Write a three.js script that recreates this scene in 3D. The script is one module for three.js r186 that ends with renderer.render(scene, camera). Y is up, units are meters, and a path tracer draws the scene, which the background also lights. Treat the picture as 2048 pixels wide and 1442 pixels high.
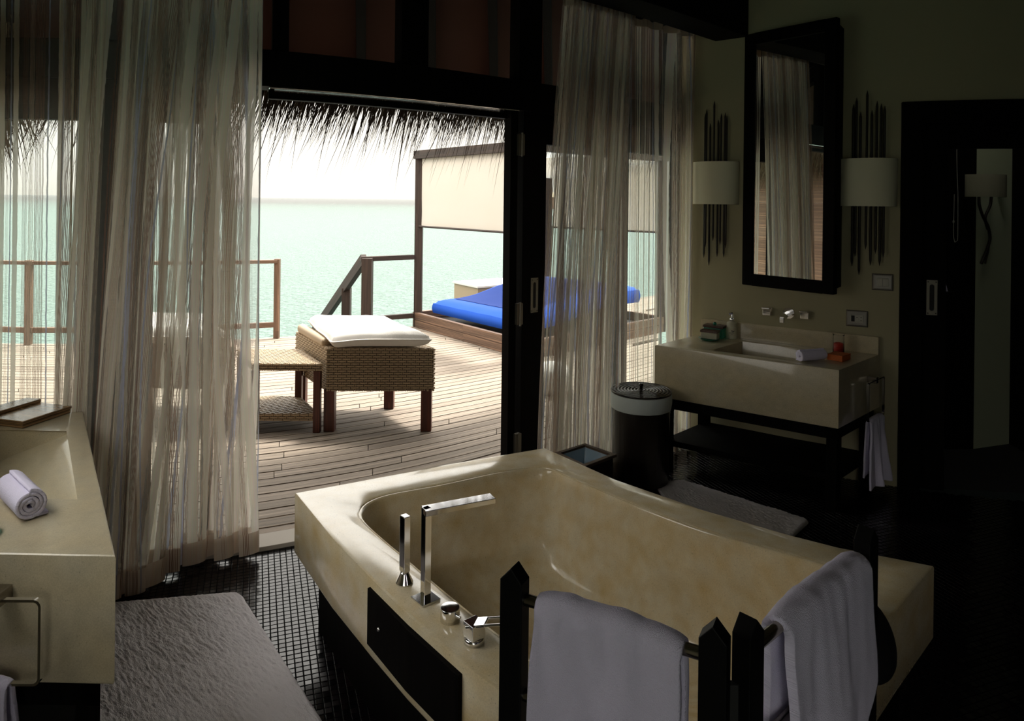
import * as THREE from 'three';
import { RoundedBoxGeometry } from 'three/addons/geometries/RoundedBoxGeometry.js';
import { mergeGeometries, toCreasedNormals } from 'three/addons/utils/BufferGeometryUtils.js';
import { ImprovedNoise } from 'three/addons/math/ImprovedNoise.js';

// ------------------------------------------------------------ camera, sky, sun, exposure
// Plan points are written [x, z]: metres to the right of and in front of the eye; the floor is y = 0.
const EYE = 1.65, LENS = 1400;
const scene = new THREE.Scene();
const camera = new THREE.PerspectiveCamera(2 * Math.atan(1041.4 / LENS) * 180 / Math.PI, 2048 / 2082.8, 0.05, 8000);
camera.setViewOffset(2048, 2082.8, 0, 640.8, 2048, 1442);
camera.position.set(0, EYE, 0);
camera.rotation.z = 0.0118;
camera.updateProjectionMatrix();

const SKY = { horizon: [0.47, 0.44, 0.378], zenith: [2.7, 2.62, 2.45] };
{ // bright overcast: about three and a half times as bright overhead as at the horizon
  const W = 64, Hh = 64, d = new Float32Array(W * Hh * 4);
  for (let j = 0; j < Hh; j++) {
    const t = Math.pow(Math.max(0, Math.sin(((j + 0.5) / Hh - 0.5) * Math.PI)), 1);
    for (let i = 0; i < W; i++) for (let c = 0; c < 4; c++) d[(j * W + i) * 4 + c] = c === 3 ? 1 : SKY.horizon[c] + (SKY.zenith[c] - SKY.horizon[c]) * t;
  }
  const t = new THREE.DataTexture(d, W, Hh, THREE.RGBAFormat, THREE.FloatType);
  t.mapping = THREE.EquirectangularReflectionMapping; t.magFilter = THREE.LinearFilter; t.needsUpdate = true;
  scene.background = t; scene.environment = t;
}
const sun = new THREE.DirectionalLight(new THREE.Color(1, 0.95, 0.86), 3.9);   // veiled sun, high
sun.position.set(5, 16, -11.5); sun.target.position.set(0, 0, -6);
sun.castShadow = true; sun.shadow.radius = 22; sun.shadow.mapSize.set(2048, 2048);
Object.assign(sun.shadow.camera, { left: -14, right: 14, top: 14, bottom: -14, near: 1, far: 50 });
scene.add(sun, sun.target);
const renderer = new THREE.WebGLRenderer({ antialias: true });
renderer.toneMapping = THREE.LinearToneMapping;
renderer.toneMappingExposure = 2.25;
renderer.shadowMap.enabled = true;

// ------------------------------------------------------------ helpers
function rng(seed) { return () => { seed = (seed + 0x6d2b79f5) | 0; let t = Math.imul(seed ^ (seed >>> 15), 1 | seed); t = (t + Math.imul(t ^ (t >>> 7), 61 | t)) ^ t; return ((t ^ (t >>> 14)) >>> 0) / 4294967296; }; }
const PN = new ImprovedNoise(), noise = (x, y = 0, z = 0) => PN.noise(x, y, z);
const fbm = (x, y, z = 0) => noise(x, y, z) * 0.55 + noise(x * 2.1, y * 2.1, z + 5) * 0.3 + noise(x * 4.3, y * 4.3, z + 9) * 0.18;
const lerp = (a, b, t) => a + (b - a) * t, clamp = (x, a, b) => Math.min(b, Math.max(a, x));
const mix2 = (p, q, t) => [lerp(p[0], q[0], t), lerp(p[1], q[1], t)];
const V = (x, y, z) => new THREE.Vector3(x, y, -z);
const quad = (A, B, C, D) => (a, b) => mix2(mix2(A, B, a), mix2(D, C, a), b);
const used = {};
function numbered(n) { const k = used[n] = (used[n] ?? -1) + 1; return k ? n + '_' + String(k).padStart(3, '0') : n; }
function shade(o) { o.castShadow = o.receiveShadow = true; return o; }
function mesh(name, geo, m, parent = scene) { const o = shade(new THREE.Mesh(Array.isArray(geo) ? join(geo) : geo, m)); o.name = parent === scene ? numbered(name) : name; parent.add(o); return o; }
function tag(o, label, category, group) { Object.assign(o.userData, { label, category }); if (group) o.userData.group = group; return o; }
function struct(name, geo, m) { const o = mesh(name, geo, m); o.userData.kind = 'structure'; return o; }
function structGroup(name) { const o = new THREE.Group(); o.name = numbered(name); o.userData.kind = 'structure'; scene.add(o); return o; }
function stuff(o) { o.userData.kind = 'stuff'; return o; }
function thing(name, label, category, pos = [0, 0, 0], turn = 0, group) {
  const o = new THREE.Group(); o.name = numbered(name); scene.add(o);
  o.position.copy(V(...pos)); o.rotation.y = turn; return tag(o, label, category, group);
}
const facing = (nx, nz) => Math.atan2(nx, -nz);               // turn that points local +z along plan direction (nx, nz)
function join(list) {
  const l = list.map((g) => { const h = g.index ? g.toNonIndexed() : g.clone(); for (const k of Object.keys(h.attributes)) if (!['position', 'normal', 'uv'].includes(k)) h.deleteAttribute(k); return h; });
  return mergeGeometries(l);
}
// uv in metres, v along the longest side of each face
function boxUV(g, s = 1, ox = 0) {
  const h = g.index ? g.toNonIndexed() : g, p = h.attributes.position, n = h.attributes.normal, uv = new Float32Array(p.count * 2);
  h.computeBoundingBox(); const sz = h.boundingBox.getSize(new THREE.Vector3()).toArray();
  for (let i = 0; i < p.count; i++) {
    const a = [Math.abs(n.getX(i)), Math.abs(n.getY(i)), Math.abs(n.getZ(i))], k = a.indexOf(Math.max(...a)), q = [p.getX(i), p.getY(i), p.getZ(i)];
    let [u, v] = [0, 1, 2].filter((j) => j !== k); if (sz[u] > sz[v]) [u, v] = [v, u];
    uv[i * 2] = q[u] * s + ox; uv[i * 2 + 1] = q[v] * s + ox * 1.7;
  }
  h.setAttribute('uv', new THREE.BufferAttribute(uv, 2)); return h;
}
function box(w, h, d, x = 0, y = 0, z = 0, r = 0.004) { return boxUV(new RoundedBoxGeometry(w, h, d, 2, Math.min(r, w / 2.1, h / 2.1, d / 2.1)), 1, x * 0.37 + y * 0.21 + z * 0.13).translate(x, y, z); }
function shapeOf(pts, holes = []) {
  const s = new THREE.Shape(pts.map((p) => new THREE.Vector2(p[0], p[1])));
  for (const h of holes) s.holes.push(new THREE.Path(h.map((p) => new THREE.Vector2(p[0], p[1]))));
  return s;
}
// an upright block on a plan outline
function prism(pts, y0, y1, bevel = 0.004, holes = []) {
  const b = Math.min(bevel, (y1 - y0) / 2.2);
  const g = new THREE.ExtrudeGeometry(shapeOf(pts, holes), { depth: y1 - y0 - 2 * b, bevelEnabled: b > 0, bevelSize: b, bevelThickness: b, bevelOffset: -b, bevelSegments: 2, curveSegments: 4 });
  g.translate(0, 0, b); g.rotateX(-Math.PI / 2); g.translate(0, y0, 0); return g;
}
// a square bar between two points of space
function bar(p, q, w, h = w, r = 0.003) {
  const d = q.clone().sub(p), L = d.length(), g = box(w, h, L, 0, 0, 0, r), m = new THREE.Matrix4();
  const up = Math.abs(d.y / L) > 0.99 ? new THREE.Vector3(0, 0, 1) : new THREE.Vector3(0, 1, 0);
  m.lookAt(p, q, up); m.setPosition(p.clone().add(q).multiplyScalar(0.5)); return g.applyMatrix4(m);
}
function rod(p, q, r, r2 = r, n = 12) {
  const d = q.clone().sub(p), g = new THREE.CylinderGeometry(r2, r, d.length(), n, 1);
  g.applyQuaternion(new THREE.Quaternion().setFromUnitVectors(new THREE.Vector3(0, 1, 0), d.clone().normalize()));
  return g.translate(...p.clone().add(q).multiplyScalar(0.5).toArray());
}
function tube(pts, r, n = 40, m = 10) { return new THREE.TubeGeometry(new THREE.CatmullRomCurve3(pts, false, 'catmullrom', 0.3), n, r, m, false); }
function lathe(pts, n = 48) { return new THREE.LatheGeometry(pts.map((p) => new THREE.Vector2(p[0], p[1])), n); }
// a surface f(u, v) -> Vector3; th > 0 gives it a thickness and closed edges
function sheet(nu, nv, f, th = 0, su = 1, sv = 1) {
  const P = [], N = [];
  for (let j = 0; j <= nv; j++) for (let i = 0; i <= nu; i++) P.push(f(i / nu, j / nv));
  const at = (i, j) => P[clamp(j, 0, nv) * (nu + 1) + clamp(i, 0, nu)];
  for (let j = 0; j <= nv; j++) for (let i = 0; i <= nu; i++) N.push(at(i + 1, j).clone().sub(at(i - 1, j)).cross(at(i, j + 1).clone().sub(at(i, j - 1))).normalize());
  const pos = [], uv = [], idx = [], K = (nu + 1) * (nv + 1);
  for (const s of th ? [0.5, -0.5] : [0]) P.forEach((p, k) => { const q = p.clone().addScaledVector(N[k], s * th); pos.push(q.x, q.y, q.z); uv.push((k % (nu + 1)) / nu * su, Math.floor(k / (nu + 1)) / nv * sv); });
  const face = (a, b, c, d) => idx.push(a, b, c, a, c, d), id = (i, j, o = 0) => o + j * (nu + 1) + i;
  for (let j = 0; j < nv; j++) for (let i = 0; i < nu; i++) { face(id(i, j), id(i + 1, j), id(i + 1, j + 1), id(i, j + 1)); if (th) face(id(i, j, K), id(i, j + 1, K), id(i + 1, j + 1, K), id(i + 1, j, K)); }
  if (th) {
    for (let i = 0; i < nu; i++) { face(id(i, 0, K), id(i + 1, 0, K), id(i + 1, 0), id(i, 0)); face(id(i, nv), id(i + 1, nv), id(i + 1, nv, K), id(i, nv, K)); }
    for (let j = 0; j < nv; j++) { face(id(0, j), id(0, j + 1), id(0, j + 1, K), id(0, j, K)); face(id(nu, j, K), id(nu, j + 1, K), id(nu, j + 1), id(nu, j)); }
  }
  const g = new THREE.BufferGeometry();
  g.setAttribute('position', new THREE.Float32BufferAttribute(pos, 3)); g.setAttribute('uv', new THREE.Float32BufferAttribute(uv, 2)); g.setIndex(idx); g.computeVertexNormals(); return g;
}
// smooth plan curve through listed stations; returns (t, off) -> [x, z], off to the left-hand side of travel (outward for the front)
function planCurve(list) {
  const c = (k, t) => { const a = list[clamp(k - 1, 0, list.length - 1)], b = list[k], d = list[Math.min(k + 1, list.length - 1)], e = list[Math.min(k + 2, list.length - 1)];
    return [1, 2].map((i) => { const m0 = (d[i] - a[i]) / ((d[0] - a[0]) || 1), m1 = (e[i] - b[i]) / ((e[0] - b[0]) || 1), h = d[0] - b[0], u = h ? (t - b[0]) / h : 0, u2 = u * u, u3 = u2 * u;
      return (2 * u3 - 3 * u2 + 1) * b[i] + (u3 - 2 * u2 + u) * h * m0 + (-2 * u3 + 3 * u2) * d[i] + (u3 - u2) * h * m1; }); };
  const at = (t) => { let k = 0; while (k < list.length - 2 && list[k + 1][0] <= t) k++; return c(k, t); };
  const f = (t, off = 0) => { const p = at(t); if (!off) return p; const n = f.normal(t); return [p[0] + n[0] * off, p[1] + n[1] * off]; };
  f.normal = (t) => { const a = at(t - 0.01), b = at(t + 0.01), l = Math.hypot(b[0] - a[0], b[1] - a[1]); return [-(b[1] - a[1]) / l, (b[0] - a[0]) / l]; };
  f.span = (t0, t1, o0, o1, n = 10) => { const out = []; for (let i = 0; i <= n; i++) out.push(f(lerp(t0, t1, i / n), o0)); for (let i = n; i >= 0; i--) out.push(f(lerp(t0, t1, i / n), o1)); return out; };
  return f;
}

// ------------------------------------------------------------ textures and materials
function texture(w, h, f, srgb = true) {
  const d = new Uint8Array(w * h * 4);
  for (let j = 0; j < h; j++) for (let i = 0; i < w; i++) { const c = f(i / w, j / h); for (let k = 0; k < 3; k++) d[(j * w + i) * 4 + k] = clamp((c.length ? c[k] : c) * 255, 0, 255); d[(j * w + i) * 4 + 3] = 255; }
  const t = new THREE.DataTexture(d, w, h); t.wrapS = t.wrapT = THREE.RepeatWrapping; t.magFilter = THREE.LinearFilter; t.minFilter = THREE.LinearMipmapLinearFilter; t.generateMipmaps = true;
  if (srgb) t.colorSpace = THREE.SRGBColorSpace; t.needsUpdate = true; return t;
}
const repeated = (t, x, y) => { const c = t.clone(); c.repeat.set(x, y); c.needsUpdate = true; return c; };
// noise that closes on itself over one unit of u, v
const ring = (u, v, s, z = 0) => {
  const P = s * 6, n = (i, j) => noise((u - i) * P + 31.7 * z, (v - j) * P + 17.3 * z, z * 5.1 + 0.37), a = u * u * (3 - 2 * u), b = v * v * (3 - 2 * v), w = [[(1 - a) * (1 - b), 0, 0], [a * (1 - b), 1, 0], [(1 - a) * b, 0, 1], [a * b, 1, 1]];
  let t = 0, q = 0; for (const [k, i, j] of w) { t += k * n(i, j); q += k * k; } return t / Math.sqrt(q);
};
const R0 = rng(7);
const concreteMap = texture(512, 512, (u, v) => {
  let k = 0.93 + 0.035 * ring(u, v, 1.4) + 0.04 * ring(u, v, 5, 3) + (R0() - 0.5) * 0.09; const w = 0.012 * ring(u, v, 2.2, 9); if (R0() < 0.006) k -= 0.25 * R0();
  return [0.86 * k + w, 0.81 * k, 0.69 * k - w * 1.6];
});
const tubMap = texture(512, 512, (u, v) => {
  const s = Math.max(0, 0.4 + ring(u, v, 1.7, 4) * 0.7 + ring(u, v, 4.1, 6) * 0.5) * 0.15; let k = 0.95 + 0.045 * ring(u, v, 1.6, 2) + (R0() - 0.5) * 0.07; if (R0() < 0.005) k -= 0.3 * R0();
  return [0.95 * k - s * 0.25, 0.905 * k - s * 0.5, 0.79 * k - s * 0.9];
});
const grainMap = texture(256, 512, (u, v) => { const g = 0.72 + 0.35 * ring(u, v * 0.05, 6) + 0.12 * ring(u, v * 0.2, 14, 2) + (R0() - 0.5) * 0.1; return [g, g, g]; });
const deckGrain = texture(256, 512, (u, v) => { const a = ring(u, 0, 7) * 0.25 + noise(u * 40, v * 6) * 0.15 + noise(u * 9, v * 1.2, 4) * 0.14, g = 0.78 + a + (R0() - 0.5) * 0.1; return [g, g * 0.97, g * 0.93]; });
const terryBump = texture(256, 256, (u, v) => { const x = 0.5 + 0.28 * ring(u, v, 26) + 0.2 * (R0() - 0.5); return [x, x, x]; }, false);
const fineBump = texture(256, 256, () => { const x = 0.5 + 0.5 * (R0() - 0.5); return [x, x, x]; }, false);
const rippleBump = texture(512, 512, (u, v) => { const x = 0.5 + 0.3 * ring(u, v, 5) + 0.25 * ring(u, v, 12, 3) + 0.12 * ring(u, v, 26, 6); return [x, x, x]; }, false);

const std = (o) => new THREE.MeshStandardMaterial(o), phys = (o) => new THREE.MeshPhysicalMaterial(o);
const lin = (r, g, b) => new THREE.Color().setRGB(r, g, b);
const M = {
  darkWood: phys({ name: 'espresso wood', color: lin(0.010, 0.007, 0.005), map: repeated(grainMap, 6, 1), roughness: 0.5, specularIntensity: 0.4 }),
  blackWood: phys({ name: 'black stained wood', color: lin(0.0045, 0.0035, 0.003), map: repeated(grainMap, 6, 1), roughness: 0.7, specularIntensity: 0.15 }),
  rackWood: phys({ name: 'black lacquered wood', color: lin(0.003, 0.003, 0.003), roughness: 0.55, specularIntensity: 0.25 }),
  redWood: std({ name: 'oiled red wood', color: lin(0.16, 0.035, 0.018), map: repeated(grainMap, 8, 1), roughness: 0.45 }),
  railWood: std({ name: 'weathered dark rail wood', color: lin(0.06, 0.033, 0.022), map: repeated(grainMap, 6, 1), roughness: 0.6 }),
  bedWood: std({ name: 'brown stained deck timber', color: lin(0.27, 0.155, 0.095), map: repeated(grainMap, 5, 0.8), roughness: 0.55 }),
  deck: [[0.375, 0.325, 0.275], [0.335, 0.29, 0.245], [0.41, 0.355, 0.305], [0.30, 0.255, 0.215]].map((c, k) => std({ name: 'weathered deck board ' + 'abcd'[k], color: lin(...c), map: repeated(deckGrain, 1 / 0.09, 0.7), roughness: 0.75, bumpMap: repeated(deckGrain, 1 / 0.09, 0.7), bumpScale: 0.0012 })),
  siding: [[0.42, 0.24, 0.14], [0.36, 0.2, 0.115], [0.47, 0.28, 0.17]].map((c, k) => std({ name: 'brown siding plank ' + 'abc'[k], color: lin(...c), map: repeated(grainMap, 8, 0.7), roughness: 0.6 })),
  concrete: phys({ name: 'polished cream concrete', color: lin(0.86, 0.86, 0.84), map: concreteMap, roughness: 0.3, clearcoat: 0.6, clearcoatRoughness: 0.06 }),
  tub: phys({ name: 'polished cream terrazzo tub', color: lin(1, 0.98, 0.95), map: tubMap, roughness: 0.22, clearcoat: 1, clearcoatRoughness: 0.1 }),
  wall: std({ name: 'olive beige plaster', color: lin(0.38, 0.35, 0.225), roughness: 0.9, bumpMap: repeated(fineBump, 3, 3), bumpScale: 0.0006 }),
  darkWall: std({ name: 'dark brown plaster', color: lin(0.10, 0.085, 0.06), roughness: 0.9 }),
  ceiling: phys({ name: 'dark timber ceiling', color: lin(0.008, 0.006, 0.005), map: repeated(grainMap, 6, 1), roughness: 0.8, specularIntensity: 0.3 }),
  mat: std({ name: 'woven palm mat', color: lin(0.036, 0.006, 0.001), roughness: 1 }),
  chrome: std({ name: 'chrome', color: lin(0.86, 0.86, 0.88), metalness: 1, roughness: 0.07 }),
  nickel: std({ name: 'brushed nickel', color: lin(0.26, 0.24, 0.2), metalness: 1, roughness: 0.5 }),
  gunmetal: std({ name: 'dark steel tube', color: lin(0.3, 0.27, 0.23), metalness: 1, roughness: 0.22 }),
  towel: phys({ name: 'white terry towel', color: lin(0.83, 0.79, 1.0), roughness: 0.95, sheen: 0.4, sheenRoughness: 0.6, bumpMap: repeated(terryBump, 4, 4), bumpScale: 0.004 }),
  rug: std({ name: 'chenille bath rug', color: lin(0.68, 0.645, 0.675), roughness: 1, bumpMap: repeated(terryBump, 3, 3), bumpScale: 0.004 }),
  tile: ['a', 'b', 'c', 'd'].map((n, k) => phys({ name: 'black glazed mosaic ' + n, color: lin(0.002 + k * 0.001, 0.002, 0.003), roughness: 0.12 + 0.05 * k, specularIntensity: 0.8 })),
  grout: std({ name: 'dark grout', color: lin(0.003, 0.003, 0.003), roughness: 0.95 }),
  glass: phys({ name: 'clear glass', color: lin(0.95, 0.98, 0.97), roughness: 0.02, transmission: 1, thickness: 0, ior: 1.3 }),
  softGlass: phys({ name: 'anti-glare clerestory glass', color: lin(0.9, 0.92, 0.9), roughness: 0.02, transmission: 1, thickness: 0, ior: 1.1 }),
  mirror: std({ name: 'mirror silvering', color: lin(0.86, 0.9, 0.88), metalness: 1, roughness: 0.01 }),
  shade: phys({ name: 'parchment lamp shade', color: lin(0.85, 0.82, 0.62), roughness: 0.9, transmission: 0.1, thickness: 0 }),
  twig: std({ name: 'dark bronze stem', color: lin(0.016, 0.011, 0.008), roughness: 0.5, metalness: 0.3 }),
  canvas: phys({ name: 'cream canvas', color: lin(0.70, 0.66, 0.60), roughness: 0.9, transmission: 0.5, thickness: 0 }),
  cushion: std({ name: 'white outdoor canvas', color: lin(0.82, 0.79, 0.74), roughness: 0.95, bumpMap: repeated(fineBump, 30, 30), bumpScale: 0.0008 }),
  blueTop: std({ name: 'deep blue canvas', color: lin(0.003, 0.036, 0.24), roughness: 0.9 }),
  blueEdge: std({ name: 'bright blue canvas', color: lin(0.004, 0.085, 0.52), roughness: 0.8 }),
  rattan: std({ name: 'honey brown rattan strips', color: lin(0.36, 0.27, 0.17), roughness: 0.45 }),
  rattanDark: std({ name: 'shadowed rattan core', color: lin(0.015, 0.010, 0.006), roughness: 0.9 }),  // core darkened for the shade between strips
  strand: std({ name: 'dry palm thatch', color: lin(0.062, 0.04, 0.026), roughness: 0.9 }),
  strandPale: std({ name: 'pale dry palm thatch', color: lin(0.34, 0.27, 0.18), roughness: 0.9 }),  // paler thatch copy, brightness of lit fringe put into the colour
  hamper: phys({ name: 'white cotton liner', color: lin(0.62, 0.68, 0.66), roughness: 0.9 }),
  coil: std({ name: 'black coiled cane', color: lin(0.02, 0.016, 0.013), roughness: 0.25 }),
  bag: phys({ name: 'clear plastic liner', color: lin(0.5, 0.66, 0.78), roughness: 0.25, transmission: 0.35, thickness: 0 }),
  leather: std({ name: 'black soft vinyl', color: lin(0.006, 0.006, 0.007), roughness: 0.6 }),
  plastic: std({ name: 'grey metal plate', color: lin(0.2, 0.185, 0.165), metalness: 0.6, roughness: 0.4 }),
  pale: std({ name: 'pale switch rocker', color: lin(0.45, 0.44, 0.38), roughness: 0.5 }),
  black: std({ name: 'black rubber', color: lin(0.008, 0.008, 0.008), roughness: 0.7 }),
  paleStone: std({ name: 'pale weathered stone', color: lin(0.78, 0.73, 0.66), roughness: 0.9 }),
};

// ------------------------------------------------------------ plan of the villa: a gently bowed glass front, a curved right wall
const front = planCurve([[-1.5, -3.935, 3.462], [-1, -3.272, 3.276], [-0.5, -2.678, 3.16], [0, -2.148, 3.12], [0.5, -1.674, 3.16], [1, -1.24, 3.276], [1.5, -0.832, 3.462], [2, -0.439, 3.706], [2.5, -0.052, 3.998], [3, 0.334, 4.328], [3.5, 0.723, 4.689], [3.88, 1.021, 4.979], [4.15, 1.235, 5.19], [4.6, 1.592, 5.558]]);
// right wall, stations run from the near end (-1) to the window corner (3.12); off > 0 goes into the room
const rightWall = planCurve([[-1, 4.546, 4.007], [-0.5, 3.953, 3.912], [0, 3.423, 3.88], [0.4, 3.04, 3.901], [0.8, 2.689, 3.962], [1.2, 2.365, 4.061], [1.6, 2.061, 4.197], [2, 1.773, 4.365], [2.4, 1.498, 4.562], [2.8, 1.23, 4.785]]);
const eaveLine = planCurve([[-1.86, -5.2, 4.777], [-1.36, -4.553, 4.606], [-0.89, -3.989, 4.489], [-0.44, -3.487, 4.422], [0, -3.03, 4.4], [0.44, -2.603, 4.422], [0.89, -2.193, 4.489], [1.36, -1.79, 4.606], [1.86, -1.379, 4.777], [2.4, -0.945, 5.014], [3.01, -0.472, 5.331], [3.71, 0.066, 5.753], [4.53, 0.704, 6.315], [5.55, 1.497, 7.078]]);
const eaveFor = (t) => eaveLine(t * 1.41);
const leftWall = [[-2.523, 3.141], [-2.1, 2.526], [-1.761, 2.032], [-1.426, 1.543], [-1.15, 1.0], [-1.0, 0.4], [-0.95, -0.6], [-0.95, -2.0]];
const roomOutline = [...leftWall.slice().reverse(), ...Array.from({ length: 20 }, (_, i) => front(lerp(-0.36, 4.12, (i + 0.5) / 20))), ...Array.from({ length: 16 }, (_, i) => rightWall(lerp(2.8, -1, (i + 0.5) / 16))), [4.6, 4.0], [4.6, -2.0]];

// ------------------------------------------------------------ floor with mosaic
const inside = (p, poly) => { let c = false; for (let i = 0, j = poly.length - 1; i < poly.length; j = i++) if ((poly[i][1] > p[1]) !== (poly[j][1] > p[1]) && p[0] < (poly[j][0] - poly[i][0]) * (p[1] - poly[i][1]) / (poly[j][1] - poly[i][1]) + poly[i][0]) c = !c; return c; };
const floor = struct('floor', prism(roomOutline, -0.12, -0.004, 0), M.grout);
{
  const R = rng(21), pitch = 0.026, turn = 0.349, c = Math.cos(turn), s = Math.sin(turn), geo = new RoundedBoxGeometry(0.0232, 0.008, 0.0232, 1, 0.0016);
  const lane = [[-1.05, 2.95], [-0.85, 2.98], [-0.60, 2.66], [-0.18, 2.02], [-0.42, 1.92], [-0.62, 2.20]];   // the strip of floor in view between rug and tub
  const all = [];
  for (let i = -130; i < 240; i++) for (let j = -120; j < 240; j++) { const a = i * pitch, b = j * pitch, p = [a * c - b * s, a * s + b * c]; if (p[1] > 0.9 && inside(p, roomOutline)) all.push(p); }
  const near = all.filter((p) => inside(p, lane)).sort((p, q) => Math.hypot(...p) - Math.hypot(...q)).slice(0, 300), chosen = new Set(near);
  const place = (o, p) => { o.position.copy(V(p[0], -0.0032 + (R() - 0.5) * 0.0006, p[1])); o.rotation.set((R() - 0.5) * 0.05, turn, (R() - 0.5) * 0.05); };
  for (const p of near) place(mesh('tile', geo, M.tile[Math.floor(R() * 4)], floor), p);
  const rest = all.filter((p) => !chosen.has(p)), inst = stuff(shade(new THREE.InstancedMesh(geo, M.tile[1], rest.length))), o = new THREE.Object3D();
  rest.forEach((p, k) => { place(o, p); o.updateMatrix(); inst.setMatrixAt(k, o.matrix); });
  inst.name = 'tile_field'; floor.add(inst);
}

// ------------------------------------------------------------ walls, ceiling
const CEIL = 3.12;
struct('ceiling', prism(roomOutline.map((p) => [p[0] * 1.02, p[1] * 1.02]), CEIL, CEIL + 0.12, 0), std({ name: 'pale plank ceiling', color: lin(0.24, 0.215, 0.175), roughness: 0.9 }));  // ceiling out of view, toned pale to bounce daylight down
{
  // left wall; its unseen opening is placed to light tub and washstands
  const lw = planCurve(leftWall.map((p, i) => [i, ...p])), L = (a, b, y0, y1) => prism(lw.span(a, b, 0, -0.14, 10), y0, y1, 0);
  struct('wall_left', [L(-0.02, 1.5, -0.12, CEIL), L(3.6, 7, -0.12, CEIL), L(1.5, 3.6, -0.12, 1.15), L(1.5, 3.6, 2.12, CEIL)], M.wall);
  // back wall; its unseen opening is placed to light surfaces facing the viewer
  const bw = [[-1.1, -2.0], [4.7, -2.0], [4.7, -2.14], [-1.1, -2.14]], part = (x0, x1, y0, y1) => prism([[x0, -2.0], [x1, -2.0], [x1, -2.14], [x0, -2.14]], y0, y1, 0);
  struct('wall_back', [part(-1.1, -0.9, -0.12, CEIL), part(0.6, 4.7, -0.12, CEIL), part(-0.9, 0.6, -0.12, 0.1), part(-0.9, 0.6, 2.05, CEIL)], M.darkWall);
  struct('wall_side', prism([[4.6, 4.05], [4.74, 4.05], [4.74, -2.1], [4.6, -2.1]], -0.12, CEIL, 0), M.darkWall);
  // right wall: solid from the window corner to the doorway, then beyond it, and over it
  const DOOR = [1.318, -0.1];
  struct('wall_right', [prism([[1.23, 4.785], [1.215, 5.25], [1.36, 5.25], [1.36, 4.86]], -0.12, CEIL, 0), prism(rightWall.span(2.8, DOOR[0], 0, -0.14, 24), -0.12, CEIL, 0), prism(rightWall.span(DOOR[1], -1.05, 0, -0.14, 10), -0.12, CEIL, 0), prism(rightWall.span(DOOR[0], DOOR[1], 0, -0.14, 12), 2.25, CEIL, 0)], M.wall);
}

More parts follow.
